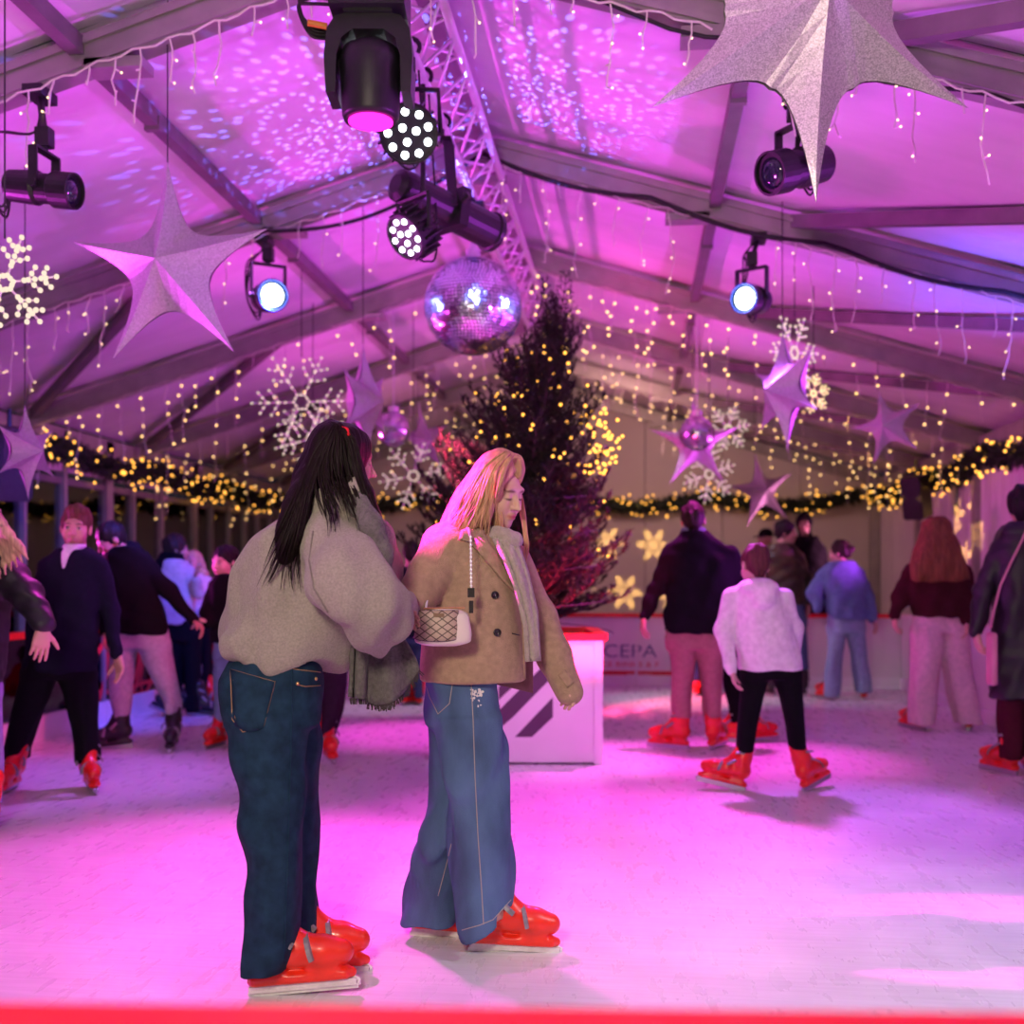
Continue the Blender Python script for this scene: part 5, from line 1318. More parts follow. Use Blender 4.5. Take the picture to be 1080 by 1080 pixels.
p.head(807, 568, 0, -50, 6, 0, 1.04, (.45, .25, .2), neck=(807, 580, 0), vox=.011, hands=[dict(w=(796, 645, -.1), dr=(.3, -.8, -.2), pn=(0, 0, -1), curl=.5)], hvox=.009)
f = Field(); f.ell(p.W(0, -.015, .055), (.085, .105, .075), 0, p.hR); f.box(p.W(0, 0, -.04), (.14, .14, .055), .01, .01, p.hR, 's'); f.box(p.W(0, .115, .035), (.06, .06, .008), .006, .01, p.hR)
p.add('cap', *f.mesh(.010), blackc)
for q in (799, 814):
    mb = MB(); c_ = p.L(q, 711, 0); c_[2] = -.085; mb.ball(c_ + np.array([0, -.05, .05]), (.05, .14, .05)); mb.ball(c_ + np.array([0, 0, .12]), (.05, .06, .10)); mb.build('boot', rubber, p.root, local=True, smooth=True)

p = Person('girl in a fuzzy blue sweater and light blue jeans skating towards the far boards', 893, 11.8)
p.top('blue_sweater', cloth('fuzzy_blue', (.13, .20, .40), bump=.8, bs=110), [(592, 874, 900), (600, 866, 908), (612, 866, 912), (630, 870, 912), (645, 872, 913), (653, 876, 911)], [[(869, 606, 0, .075), (859, 626, 0, .078), (862, 642, -.05, .05)], [(906, 606, 0, .072), (915, 630, 0, .07), (921, 652, -.05, .045)]], .15, vox=.011)
p.bottom(cloth('pale_jeans', (.26, .38, .52)), [(648, 874, 911), (668, 873, 911)], [[(660, 873, 893), (690, 873, 888), (720, 870, 887), (735, 868, 886)], [(660, 891, 911), (690, 898, 914), (715, 901, 918), (730, 902, 920)]], .085, vox=.011)
p.head(885, 583, 0, -125, 5, 0, .98, (.62, .38, .32), neck=(886, 597, 0), vox=.009, gender=1, hands=[dict(w=(922, 653, -.05), dr=(.2, -.1, -1), pn=(-1, 0, 0), curl=.3)], hvox=.008); p.short_hair(dkbrown, thick=.018, bun=(0, -.12, .02, .05), vox=.009)
p.skate(877, 110, 0, low=True); p.skate(911, 70, 1, low=True)

p = Person('woman with long auburn hair, maroon sweater and wide pale pink trousers', 992, 9.4)
p.top('maroon_sweater', cloth('maroon', (.055, .012, .016)), [(590, 966, 1010), (600, 956, 1018), (616, 954, 1022), (636, 960, 1022), (650, 964, 1021)], [[(962, 602, 0, .075), (950, 630, .0, .065), (944, 648, -.05, .05)], [(1014, 602, 0, .075), (1022, 630, 0, .065), (1018, 652, -.1, .05)]], .16, vox=.010)
p.bottom(cloth('pale_pink', (.72, .50, .54)), [(644, 963, 1020), (668, 962, 1021)], [[(660, 962, 994), (679, 962, 994), (703, 961, 991), (734, 960, 988), (764, 959, 985)], [(660, 992, 1021), (679, 994, 1021), (703, 995, 1024), (734, 1001, 1030), (763, 1008, 1035)]], .125, vox=.010)
p.head(988, 560, 0, 175, 0, 0, 1.0, (.60, .36, .28), neck=(988, 580, 0), vox=.009, gender=1, hands=[dict(w=(943, 650, -.05), dr=(.05, -.2, -1), pn=(1, 0, 0), curl=.4), dict(w=(1018, 655, -.1), dr=(0, -.3, -1), pn=(-1, 0, 0), curl=.4)], hvox=.008)
f = Field(); f.loft(p.rows([(545, 980, 996, -.02, .07), (550, 974, 1002, -.02, .10), (562, 970, 1006, -.03, .11), (580, 965, 1013, -.07, .12), (596, 960, 1019, -.12, .09), (610, 961, 1020, -.15, .05), (614, 966, 1014, -.16, .03)], .1), 0)
f.box(p.W(0, .12, -.03), (.05, .07, .08), .02, .02, p.hR, 's'); f.wrinkle(.010, 75, 4, (1, 1, .12)); p.add('hair', *f.mesh(.009), auburn)
p.skate(971, 110, 0, low=True); p.skate(1021, 70, 1, low=True)

p = Person('woman in a long black padded coat with a pink strap cut by the right edge', 1078, 7.25)
p.top('long_coat', puff, [(553, 1060, 1096), (562, 1052, 1104), (578, 1046, 1112), (600, 1047, 1112), (640, 1048, 1112), (690, 1045, 1114), (736, 1045, 1116)], [[(1054, 580, 0, .075), (1037, 622, 0, .062), (1029, 664, -.05, .05)], [(1106, 580, 0, .075), (1120, 622, 0, .062), (1118, 660, -.1, .05)]], .17, vox=.010, extra=lambda f: f.ell(p.L(1078, 560, -.08), (.13, .09, .06), .04))
p.bottom(cloth('wine', (.07, .010, .022)), None, [[(725, 1054, 1080), (760, 1055, 1078), (800, 1056, 1077)], [(725, 1078, 1106), (760, 1080, 1103), (800, 1082, 1102)]], .10, vox=.011)
p.head(1078, 535, 0, 165, 0, 0, 1.0, neck=(1078, 558, 0), vox=.009, gender=1, hands=[dict(w=(1029, 667, -.05), dr=(.15, -.2, -1), pn=(1, 0, 0), curl=.4), dict(w=(1118, 664, -.1), dr=(0, -.3, -1), pn=(-1, 0, 0), curl=.4)]); p.short_hair(blackh, thick=.022, low=-.08)
p.skate(1066, 110, 0); p.skate(1092, 80, 1)
pk = mat('pink_leather', (.70, .28, .38), .4, var=.1)
q = thing('shoulder_bag', 'pink shoulder bag at the hip of the black coated woman', 'bag', P(1046, 695, 7.1))
mb = MB(); mb.tube([P(1084, 556, 7.02), P(1078, 570, 7.0), P(1066, 594, 7.0), P(1055, 618, 7.02), P(1048, 645, 7.05), P(1045, 662, 7.1)], .014, 6, flat=.4); mb.build('strap', pk, q, smooth=True)
f = Field(); f.box((.0, 0, 0), (.020, .05, .17), .018); V, F = f.mesh(.012); me = np_mesh('bag_body', V, F); o = link('bag_body', me, pk, q, local=True); o.rotation_euler = (0, 0, .2)

p = Person('person with pale blond hair and black puffer sleeve cut by the left edge', -18, 5.5)
p.top('puffer_jacket', puff, [(572, -50, 0), (584, -58, 10), (605, -62, 14), (640, -60, 8), (690, -58, 2), (720, -56, 0)], [[(2, 596, -.02, .085), (28, 628, -.05, .078), (46, 658, -.12, .055)], [(-52, 596, 0, .085), (-66, 640, 0, .075), (-62, 690, -.1, .055)]], .16, vox=.009, wr=(.010, 42, (.8, .8, 1)))
p.bottom(cloth('lilac_jeans', (.28, .28, .46)), [(705, -55, -2), (735, -55, -1)], [[(722, -55, -27), (780, -54, -28), (850, -52, -28)], [(722, -28, -1), (780, -27, -1), (850, -25, -3)]], .105)
p.head(-20, 545, 0, 120, 0, 0, 1.0, neck=(-20, 575, 0), gender=1, vox=.008, hands=[dict(w=(46, 662, -.13), dr=(-.12, -.12, -1), pn=(-.55, .85, 0), curl=.22, side=-1, fore=(40, 650, -.11)), dict(w=(-62, 694, -.1), dr=(0, -.2, -1), pn=(1, 0, 0), curl=.3)])
f = Field(); f.ell(p.W(0, -.03, .035), (.088, .11, .105), 0, p.hR); f.box(p.W(0, .12, -.04), (.065, .10, .09), .02, .02, p.hR, 's')
for k in range(9): f.chain([(*p.L(-12 - 4 * k, 538 + k, -.10 + .03 * k), .03), (*p.L(6 - 4 * k, 560 + k, -.14 + .02 * k), .026), (*p.L(22 - 5 * k, 578 + 2 * k, -.15 + .02 * k), .018), (*p.L(30 - 6 * k, 590 + 4 * k, -.14), .005)], .012)
f.wrinkle(.004, 90, 2); p.add('hair', *f.mesh(.006), blond)
p.skate(-44, 170, 0); p.skate(-20, 180, 1)
# ------------------------------------------------------------------ helpers for garment details
def cast(p, f, pix, off=.003, near=-.5, far=.5, step=.006):
    """where lines of sight through photo pixels meet a garment (local coords), lifted by off"""
    t = np.arange(near, far, step); out = []
    cam0 = np.array([-p.x0, -p.d, CH])
    for (px, py) in pix:
        q = np.stack([p.L(px, py, z) for z in (near, far)]); line = q[0] + (q[1] - q[0]) * ((t - near) / (far - near))[:, None]
        d = f.ev(line, .5); i = np.argmax(d < 0)
        if d[i] >= 0: out.append(None); continue
        a = line[max(i - 1, 0)]; b = line[i]; da, db = d[max(i - 1, 0)], d[i]; c = a + (b - a) * (da / (da - db) if da != db else 0)
        v = cam0 - c; out.append(c + v / np.linalg.norm(v) * off)
    return out
def sub(pts, n):
    out = []
    for a, b in zip(pts, pts[1:]): out += [tuple(np.array(a) + (np.array(b) - np.array(a)) * i / n) for i in range(n)]
    return out + [pts[-1]]
def seam(p, f, pix, m, name, parent, r=.0016, off=.001, n=6):
    q = [tuple(x) for x in cast(p, f, sub(pix, n), off) if x is not None]
    if len(q) > 1: mb = MB(); mb.tube(q, r, 5); mb.build(name, m, parent, local=True, smooth=True)
def sheet(G, th):
    """closed thin slab from a grid of points"""
    G = np.array(G, float); nu, nv = G.shape[:2]; du = np.gradient(G, axis=0); dv = np.gradient(G, axis=1); n = np.cross(du, dv); n /= np.linalg.norm(n, axis=2)[..., None] + 1e-9
    V = np.concatenate([(G + n * th / 2).reshape(-1, 3), (G - n * th / 2).reshape(-1, 3)]); F = []; o = nu * nv
    for i in range(nu - 1):
        for j in range(nv - 1):
            a = i * nv + j; F += [(a, a + 1, a + nv + 1, a + nv), (o + a, o + a + nv, o + a + nv + 1, o + a + 1)]
    rim = [j for j in range(nv)] + [i * nv + nv - 1 for i in range(1, nu)] + [(nu - 1) * nv + j for j in range(nv - 2, -1, -1)] + [i * nv for i in range(nu - 2, 0, -1)]
    for a, b in zip(rim, rim[1:] + rim[:1]): F.append((b, a, o + a, o + b))
    mb = MB(); mb.add(V, F); return mb
def patch(p, A, B, nv, fn):
    """grid of local points between two pixel polylines of equal length; fn(u,v)->dz"""
    G = []; n = len(A)
    for i in range(n):
        row = []
        for j in range(nv):
            v = j / (nv - 1); px = A[i][0] * (1 - v) + B[i][0] * v; py = A[i][1] * (1 - v) + B[i][1] * v
            row.append(p.L(px, py, fn(i / (n - 1), v)))
        G.append(row)
    return G
def resample(pl, n):
    pl = np.array(pl, float); s = np.r_[0, np.cumsum(np.linalg.norm(np.diff(pl, axis=0), axis=1))]; t = np.linspace(0, s[-1], n)
    return [(np.interp(a, s, pl[:, 0]), np.interp(a, s, pl[:, 1])) for a in t]
def locks(p, name, m, guides, n, r, f=None, dzf=None, seed=1, jit=3.0, lift=.006, rnd=.0):
    """bundles of hair: interpolate between neighbouring guide polylines (pixels)"""
    rg = random.Random(seed); mb = MB(); K = 14; gs = [resample(g, K) for g in guides]
    for k in range(n):
        u = rg.random() * (len(gs) - 1); i = min(int(u), len(gs) - 2); t = u - i; L = rg.uniform(.66, 1.0); ph = rg.uniform(0, 6.28); w_ = rg.uniform(.3, 1)
        pix = []
        for j in range(K):
            a, b = gs[i][j], gs[i + 1][j]; s = j / (K - 1)
            pix.append((a[0] + (b[0] - a[0]) * t + jit * s * math.sin(ph + 7 * s) * w_, a[1] + (b[1] - a[1]) * t))
        pix = resample(pix, 40)[:int(40 * L)]; pix = resample(pix, K)
        q = cast(p, f, pix, lift + rg.uniform(0, .012), -.6, .5, .012) if f is not None else [None] * K
        pts = []
        last = None
        for j, (c, x) in enumerate(zip(q, pix)):
            if c is None: c = p.L(x[0], x[1], last if last is not None else (dzf(j / (K - 1)) if dzf else 0.))
            else:
                if last is not None: c = p.L(x[0], x[1], last * .45 + c[1] * .55)
            last = c[1]; pts.append(tuple(c))
        rr = r * rg.uniform(.6, 1.3)
        mb.tube(pts, [rr * (.75 + .5 * math.sin(math.pi * min(1, j / (K - 1) * 1.1))) * (1 - (j / (K - 1)) ** 3 * .85) for j in range(K)], 5)
    return mb.build(name, m, p.root, local=True, smooth=True)
# ------------------------------------------------------------------ woman with long dark hair (left of the pair)
fleece = cloth('grey_beige_fleece', (.335, .305, .25), var=.16, vs=160, bump=.5, bs=300, sheen=.15); denim_d = cloth('indigo_denim', (.014, .040, .072), var=.3, vs=24, bump=.35, bs=420, rough=.75)
stitch = mat('tan_stitch', (.38, .22, .10), .7, var=.1); brass = mat('brass_rivet', (.75, .5, .2), .35, .9)
p1 = p = Person('woman with long dark hair in a grey beige fleece jacket and dark blue jeans', 300, 3.40)
def mask_low(p_): return 1 + 1.6 * np.clip((1.16 - p_[:, 2]) / .10, 0, 1)
def w1x(f):
    f.ell(p.L(352, 528, .0), (.100, .12, .070), .04)                     # stand up collar and hood
    f.ell(p.L(343, 521, -.07), (.055, .05, .055), .03); f.ell(p.L(368, 527, -.07), (.05, .05, .045), .03)
    f.wrinkle(.010, 26, 11, (1.0, 1.0, .35), mask=mask_low)
p.top('fleece_jacket', fleece, [(512, 335, 380, .06, .10), (530, 312, 394, .06, .14), (551, 293, 400, .06, .165), (575, 268, 403, .06, .175), (601, 252, 402, .06, .175), (632, 243, 396, .06, .18), (655, 238, 388, .06, .18), (674, 236, 380, .06, .175), (688, 244, 370, .06, .165), (703, 256, 360, .06, .15)],
      [[(358, 572, -.07, .100), (368, 612, -.17, .105), (390, 646, -.15, .098), (411, 650, .02, .080), (424, 646, .16, .055)], [(390, 575, .22, .08), (400, 640, .26, .07), (424, 640, .24, .05)]], vox=.0075, k=.05, ka=.02, wr=(.030, 19, (1, 1, 1)), extra=w1x, seed=8)
FJ1 = p.F
seam(p, FJ1, [(330, 560), (326, 590), (331, 620), (346, 646)], cloth('fleece_seam', (.20, .18, .15)), 'armhole_seam', [o for o in p.root.children if o.name.startswith('fleece_jacket')][0], .003)
f = None
p.bottom(denim_d, [(686, 252, 338, .06, .115), (700, 241, 339, .06, .15), (715, 235, 338, .06, .165), (740, 236, 338, .06, .165), (765, 240, 338, .06, .16)],
         [[(748, 238, 322, .0, .12), (776, 243, 323, .0, .12), (808, 249, 322, .0, .12), (840, 254, 322, .0, .12), (874, 257, 322, 0, .12), (913, 261, 319, 0, .12), (950, 260, 318, 0, .12), (980, 257, 316, 0, .125), (1005, 254, 312, 0, .13), (1022, 253, 300, 0, .13)],
          [(748, 262, 338, .14, .12), (797, 266, 336, .16, .12), (836, 268, 334, .17, .12), (866, 270, 340, .18, .12), (898, 272, 336, .19, .12), (952, 272, 335, .2, .12), (990, 272, 336, .2, .125), (1002, 274, 334, .2, .125)]], dp=.12, vox=.0075, k=.025, wr=(.013, 24, (1, 1, .6)), name='jeans', seed=4)
jeans1 = [o for o in p.root.children if o.name.startswith('jeans')][0]; FJ = p.FB
for line in ([(243, 706), (290, 719), (278, 766), (256, 772), (245, 759), (243, 706)], [(246, 710), (286, 721), (275, 763), (257, 768), (248, 757), (246, 710)]):
    seam(p, FJ, line, stitch, 'pocket_stitching', jeans1)
G = []
for v in np.linspace(0, 1, 9):
    a = np.array((243, 706)) * (1 - v) + np.array((248, 765)) * v; b = np.array((290, 719)) * (1 - v) + np.array((278, 767)) * v; row = []
    for u in np.linspace(0, 1, 7): row.append(cast(p, FJ, [tuple(a * (1 - u) + b * u + np.array((0, 6 * v * math.sin(math.pi * u))))], .002)[0])
    G.append(row)
if all(x is not None for r in G for x in r): sheet(G, .004).build('back_pocket', denim_d, jeans1, local=True, smooth=True)
seam(p, FJ, [(243, 694), (270, 699), (313, 706), (338, 709)], stitch, 'waistband_stitching', jeans1)
seam(p, FJ, [(313, 722), (322, 724), (338, 723)], stitch, 'pocket_stitching', jeans1); seam(p, FJ, [(308, 705), (308, 760), (306, 840), (303, 930), (300, 1012)], denim_d, 'side_seam', jeans1, .003)
for q in cast(p, FJ, [(314, 721), (333, 716)], .002): 
    if q is not None: mb = MB(); mb.ball(q, .006); mb.build('rivet', brass, jeans1, local=True, smooth=True)
sk = (.56, .31, .21)
p.head(360, 486, .05, 114, 8, 0, .96, sk, (.48, .16, .16), (.02, .012, .01), neck=(346, 532, .05), gender=1, vox=.0045, eyes='closed',
       hands=[dict(w=(404, 652, .0), dr=(.85, .5, .1), pn=(.3, -.6, -.6), curl=.95, size=.8, tout=.2), dict(w=(420, 640, .24), dr=(.9, 0, -.1), pn=(0, -.2, -1), curl=.9, size=.92)])
dark_hair = hairm('long_dark', (.010, .006, .005), .45, .10)
f = Field()
f.loft(p.rows([(444.5, 347, 360, .04, .05), (448, 339, 372, .04, .085), (455, 331, 385, .04, .108), (467, 325, 390, .04, .118), (482, 319, 390, .04, .122), (496, 313, 384, .03, .122), (506, 309, 368, .0, .11), (517, 305, 345, -.04, .09), (530, 300, 330, -.08, .07), (545, 296, 326, -.10, .06), (562, 291, 322, -.12, .05), (580, 290, 314, -.13, .035), (596, 292, 304, -.13, .012)], .1), 0)
f.ell(p.W(0, .125, -.035), (.085, .066, .110), .015, p.hR, 's')
f.chain([(*p.L(374, 492, -.04), .030), (*p.L(384, 520, -.06), .026), (*p.L(395, 545, -.08), .020), (*p.L(404, 570, -.10), .014), (*p.L(408, 592, -.10), .006)], .02)
f.wrinkle(.007, 85, 6, (1, 1, .10))
p.add('hair', *f.mesh(.006), dark_hair); FH1 = f
both = Field(); both.ops = FJ1.ops + f.ops; both.lo = np.minimum(FJ1.lo, f.lo); both.hi = np.maximum(FJ1.hi, f.hi)
locks(p, 'hair_locks', dark_hair, [[(352, 447), (330, 475), (314, 515), (298, 548), (284, 580), (269, 616), (268, 624)], [(354, 447), (334, 475), (320, 520), (306, 560), (294, 595), (277, 622)], [(355, 447), (338, 478), (324, 520), (314, 560), (305, 600), (312, 632)], [(357, 448), (342, 480), (328, 520), (321, 560), (315, 600), (318, 630)]], 90, .0042, both, seed=2)
locks(p, 'hair_locks', dark_hair, [[(356, 446), (368, 470), (374, 500), (386, 530), (400, 560), (407, 590)], [(360, 446), (378, 466), (382, 500), (392, 530), (404, 562), (409, 592)]], 40, .0036, both, seed=3, jit=1.5)
locks(p, 'hair_locks', dark_hair, [[(352, 447), (335, 480), (331, 505), (336, 530), (345, 550), (340, 576)], [(356, 447), (349, 480), (351, 505), (362, 535), (368, 560)], [(360, 447), (366, 480), (372, 510), (386, 540), (398, 568)]], 64, .0030, both, seed=5, jit=5)
mb = MB(); cl = [x for x in cast(p, f, [(360, 450), (366, 453), (368, 460)], .004) if x is not None]
if len(cl) > 1: mb.tube([tuple(x) for x in cl], .006, 6); mb.build('hair_clip', red_pl, p.root, local=True)
# scarf: round the neck, down the front, and a loose end with a fringe
sc_m = cloth('grey_scarf', (.155, .145, .135), var=.25, vs=70, bump=.9, bs=160, sheen=.1)
f = Field(); f.chain([(*p.L(362, 512, -.02), .030), (*p.L(378, 530, -.08), .034), (*p.L(392, 555, -.12), .034), (*p.L(401, 585, -.11), .034), (*p.L(402, 612, -.08), .030)], .02); f.wrinkle(.006, 45, 3)
scf = p.add('scarf', *f.mesh(.0065), sc_m)
A = resample([(372, 664), (371, 690), (370, 712), (369, 735)], 12); B = resample([(388, 668), (387, 690), (386, 715), (385, 738)], 12)
sheet(patch(p, A, B, 8, lambda u, v: .02 + .025 * math.sin(v * 7) * (.3 + u)), .012).build('scarf_end', sc_m, scf, local=True, smooth=True)
A = resample([(385, 664), (386, 690), (387, 715), (388, 741)], 14); B = resample([(420, 664), (430, 680), (438, 694), (442, 707)], 14)
G2 = patch(p, A, B, 22, lambda u, v: .03 + .035 * math.sin(v * 9 + .5) * (.2 + .8 * u) + .05 * v)
for k, row in enumerate(G2):       # bow the lower edge
    for j, q in enumerate(row): q[2] -= .045 * (k / 13) ** 2 * math.sin(math.pi * j / 21)
sheet(G2, .010).build('scarf_end', sc_m, scf, local=True, smooth=True)
mb = MB(); rg = random.Random(4)
for j in np.linspace(0, 21, 70):
    i = min(int(j), 20); q = G2[-1][i] * (1 - (j - i)) + G2[-1][i + 1] * (j - i); e = q - G2[-4][i]; e = e / np.linalg.norm(e)
    mb.tube([tuple(q), tuple(q + e * .018 + np.array([rg.uniform(-.006, .006), 0, rg.uniform(-.004, .004)]))], .0022, 4)
for j in np.linspace(369, 386, 14): q = p.L(j, 736, .02); mb.tube([tuple(q), tuple(q + np.array([rg.uniform(-.005, .005), 0, -.020]))], .0024, 4)
mb.build('fringe', cloth('fringe', (.06, .05, .05)), scf, local=True, kind='stuff')
p.skate(283, 2, 0, orange_boot, run=runner_m, low=True); p.skate(300, 4, 1, orange_boot, run=runner_m, low=True)
# ------------------------------------------------------------------ blond woman (right of the pair)
wool = cloth('beige_wool', (.41, .29, .185), var=.14, vs=50, bump=.5, bs=240, sheen=.12); denim_l = cloth('blue_denim', (.085, .150, .270), var=.35, vs=9, bump=.35, bs=420, rough=.75, stretch=(1, 1, .4))
scarf_l = cloth('pale_scarf', (.46, .40, .33), var=.12, vs=60, bump=.8, bs=170, sheen=.4); btn = mat('dark_button', (.015, .012, .012), .25, coat=.5)
p2 = p = Person('blond woman in a beige wool coat and loose blue jeans looking down', 500, 3.82)
def w2x(f):
    f.ell(p.L(478, 570, -.02), (.09, .11, .05), .04)
p.top('wool_coat', wool, [(556, 482, 524, .02, .07), (564, 466, 532, .02, .12), (580, 455, 540, .02, .15), (610, 450, 546, .02, .16), (640, 448, 552, .02, .165), (665, 446, 554, .02, .17), (700, 443, 555, .02, .175), (718, 443, 555, .02, .175)],
      [[(470, 576, -.06, .080), (452, 608, -.12, .070), (440, 628, -.17, .066), (428, 648, -.24, .052)], [(538, 592, .12, .070), (566, 652, .12, .066), (584, 692, .07, .060), (601, 730, .02, .050)]], vox=.007, k=.04, wr=(.008, 15, (1, 1, .8)), extra=w2x, seed=3)
coat = [o for o in p.root.children if o.name.startswith('wool_coat')][0]; FC = p.F
def hem(f):
    f.half(p.L(485, 987, 0), (36, 0, -56))
p.bottom(denim_l, [(700, 447, 528, .03, .15), (722, 449, 525, .03, .155), (745, 451, 527, .03, .15), (765, 452, 529, .03, .14)],
         [[(752, 455, 528, -.02, .12), (790, 463, 532, -.02, .12), (820, 469, 535, -.02, .12), (874, 474, 540, -.02, .12), (921, 477, 542, -.02, .12), (955, 480, 542, -.02, .125), (988, 484, 543, -.02, .13)],
          [(752, 452, 505, .12, .11), (795, 453, 503, .13, .11), (828, 452, 500, .14, .11), (863, 446, 496, .14, .11), (900, 438, 493, .14, .115), (935, 430, 489, .14, .12), (973, 424, 483, .14, .125)]], vox=.007, k=.02, wr=(.020, 21, (1, 1, .55)), name='jeans', seed=9, extra=hem)
jeans2 = [o for o in p.root.children if o.name.startswith('jeans')][0]; FJ2 = p.FB
seam(p, FJ2, [(497, 722), (499, 760), (501, 820), (504, 880), (508, 940), (510, 975)], mat('pale_stitch', (.42, .38, .34), .7), 'side_seam', jeans2, .0018)
seam(p, FJ2, [(449, 722), (453, 735), (462, 753), (474, 742), (477, 722)], MT['pale_stitch'], 'pocket_stitching', jeans2); seam(p, FJ2, [(476, 890), (470, 915), (462, 945)], MT['pale_stitch'], 'side_seam', jeans2)
seam(p, FJ2, [(487, 981), (505, 976), (520, 970), (539, 949)], MT['pale_stitch'], 'hem_stitching', jeans2)
mb = MB(); rg = random.Random(8)
for k in range(34):
    q = cast(p, FJ2, [(503 + rg.gauss(0, 3.5), 733 + abs(rg.gauss(0, 7)) - 6)], .001)[0]
    if q is not None: mb.ball(q, (rg.uniform(.002, .006), .001, rg.uniform(.002, .006)), None, 6, 4)
mb.build('paint_speck', shirt_w, jeans2, local=True, kind='stuff')
# lapels, buttons, cuff tab, pocket slit
def onc(pix, off=.004): return [x for x in cast(p, FC, pix, off) if x is not None]
def surf_sheet(A, B, n, m_, nv, th, off, name, mm, parent, fld):
    A, B = resample(A, n), resample(B, n); G = []
    for i in range(n):
        row = []
        for j in range(nv):
            v = j / (nv - 1); c = cast(p, fld, [(A[i][0] * (1 - v) + B[i][0] * v, A[i][1] * (1 - v) + B[i][1] * v)], off)[0]
            row.append(c)
        G.append(row)
    for i in range(n):
        for j in range(nv):
            if G[i][j] is None: 
                v = j / (nv - 1); ok = [x for r in G for x in r if x is not None]; z = np.mean([x[1] for x in ok]); G[i][j] = p.L(A[i][0] * (1 - v) + B[i][0] * v, A[i][1] * (1 - v) + B[i][1] * v, z)
    return sheet(G, th).build(name, mm, parent, local=True, smooth=True)
surf_sheet([(509, 561), (526, 588), (540, 612), (546, 626)], [(496, 573), (513, 592), (530, 612), (545, 627)], 10, 0, 6, .010, .012, 'lapel', wool, coat, FC)
surf_sheet([(486, 560), (498, 556), (512, 560)], [(484, 569), (496, 572), (509, 566)], 8, 0, 5, .012, .010, 'collar', wool, coat, FC)
for q in onc([(522, 627.5), (524.5, 667)], .004):
    mb = MB(); M = frame(Vector((.15, -1, 0)), Vector((0, 0, 1)), q); mb.lathe([(.012, -.004), (.0135, .002), (.0125, .005), (.009, .004), (.009, .003)], 16, M); mb.build('button', btn, coat, local=True, smooth=True)
seam(p, FC, [(540, 668), (548, 670)], btn, 'pocket_slit', coat, .0022); seam(p, FC, [(546, 630), (551, 660), (553, 716)], wool, 'front_edge', coat, .005, .002)
surf_sheet([(588, 712), (596, 706)], [(598, 726), (606, 719)], 5, 0, 5, .006, .004, 'cuff_tab', wool, coat, FC)
# the far front of the coat hanging below, and the scarf
A = resample([(524, 700), (524, 722)], 6); B = resample([(562, 692), (562, 731)], 6)
sheet(patch(p, A, B, 8, lambda u, v: .17 + .02 * v), .012).build('coat_flap', cloth('coat_lining', (.26, .15, .13)), coat, local=True, smooth=True)
f = Field(); f.ell(p.L(522, 567, -.02), (.080, .090, .040), 0); f.ell(p.L(536, 570, -.07), (.048, .05, .032), .02); f.wrinkle(.008, 50, 3)
scf = p.add('scarf', *f.mesh(.006), scarf_l)
A = resample([(521, 568), (533, 592), (544, 620), (554, 660), (556, 698)], 22); B = resample([(541, 570), (549, 590), (557, 622), (565, 662), (569, 697)], 22)
sheet(patch(p, A, B, 9, lambda u, v: -.13 - .03 * math.sin(math.pi * min(1, u * 1.4)) + .015 * math.sin(v * 8) + .05 * v), .014).build('scarf_end', scarf_l, scf, local=True, smooth=True)
A = resample([(531, 572), (545, 600), (556, 640), (560, 694)], 16); B = resample([(546, 573), (556, 602), (566, 645), (569, 694)], 16)
sheet(patch(p, A, B, 7, lambda u, v: -.09 + .01 * math.sin(v * 7)), .012).build('scarf_end', scarf_l, scf, local=True, smooth=True)
sk2 = (.66, .42, .31)
p.head(523, 518, .0, 54, 20, -3, .98, sk2, (.50, .10, .11), (.18, .09, .05), neck=(512, 560, .02), gender=1, vox=.0042, eyes='closed',
       hands=[dict(w=(436, 634, -.19), dr=(-.6, -.35, -.7), pn=(.3, -.6, -.6), curl=.95, size=.8, tout=.2), dict(w=(591, 708, .045), dr=(.36, -.12, -.9), pn=(-.7, -.5, -.2), curl=.30, size=.84, tout=.25)])
blondh = hairm('honey_blond', (.55, .32, .17), .45)
f = Field()
f.loft(p.rows([(475, 521, 537, .02, .05), (479, 511, 546, .02, .09), (487, 502, 551, .02, .105), (497, 494, 553, .01, .11), (510, 487, 548, .0, .112), (524, 479, 540, .0, .11), (540, 470, 530, -.01, .10), (552, 464, 520, -.02, .10), (562, 466, 508, -.02, .09), (570, 476, 500, -.02, .06)], .1), 0)
f.ell(p.W(-.004, .120, -.022), (.088, .092, .112), .012, p.hR, 's'); f.ell(p.W(.0, .10, -.11), (.07, .09, .06), .012, p.hR, 's')
f.wrinkle(.009, 70, 6, (1, 1, .14)); p.add('hair', *f.mesh(.0055), blondh)
bo2 = Field(); bo2.ops = FC.ops + f.ops
locks(p, 'hair_locks', blondh, [[(532, 476), (512, 488), (496, 512), (480, 540), (463, 556)], [(534, 476), (516, 490), (504, 520), (490, 548), (478, 562)], [(536, 477), (520, 492), (512, 525), (500, 552), (496, 572)], [(538, 478), (524, 495), (519, 530), (514, 556), (514, 592)]], 130, .0036, bo2, seed=2, jit=6)
locks(p, 'hair_locks', blondh, [[(540, 479), (528, 498), (523, 530), (524, 560), (528, 585)], [(542, 480), (531, 498), (527, 528), (531, 562), (538, 598)]], 40, .0034, bo2, seed=4, jit=5, lift=.035)
locks(p, 'hair_locks', blondh, [[(547, 540), (551, 556), (554, 575), (551, 598)], [(551, 520), (555, 548), (558, 575), (555, 598)]], 18, .0034, None, lambda s: .06 - .12 * s, seed=6, jit=2)
p.skate(511, 0, 0, orange_boot, run=runner_m, low=True, size=.94); p.skate(449, 2, 1, orange_boot, run=runner_m, low=True, size=.94)
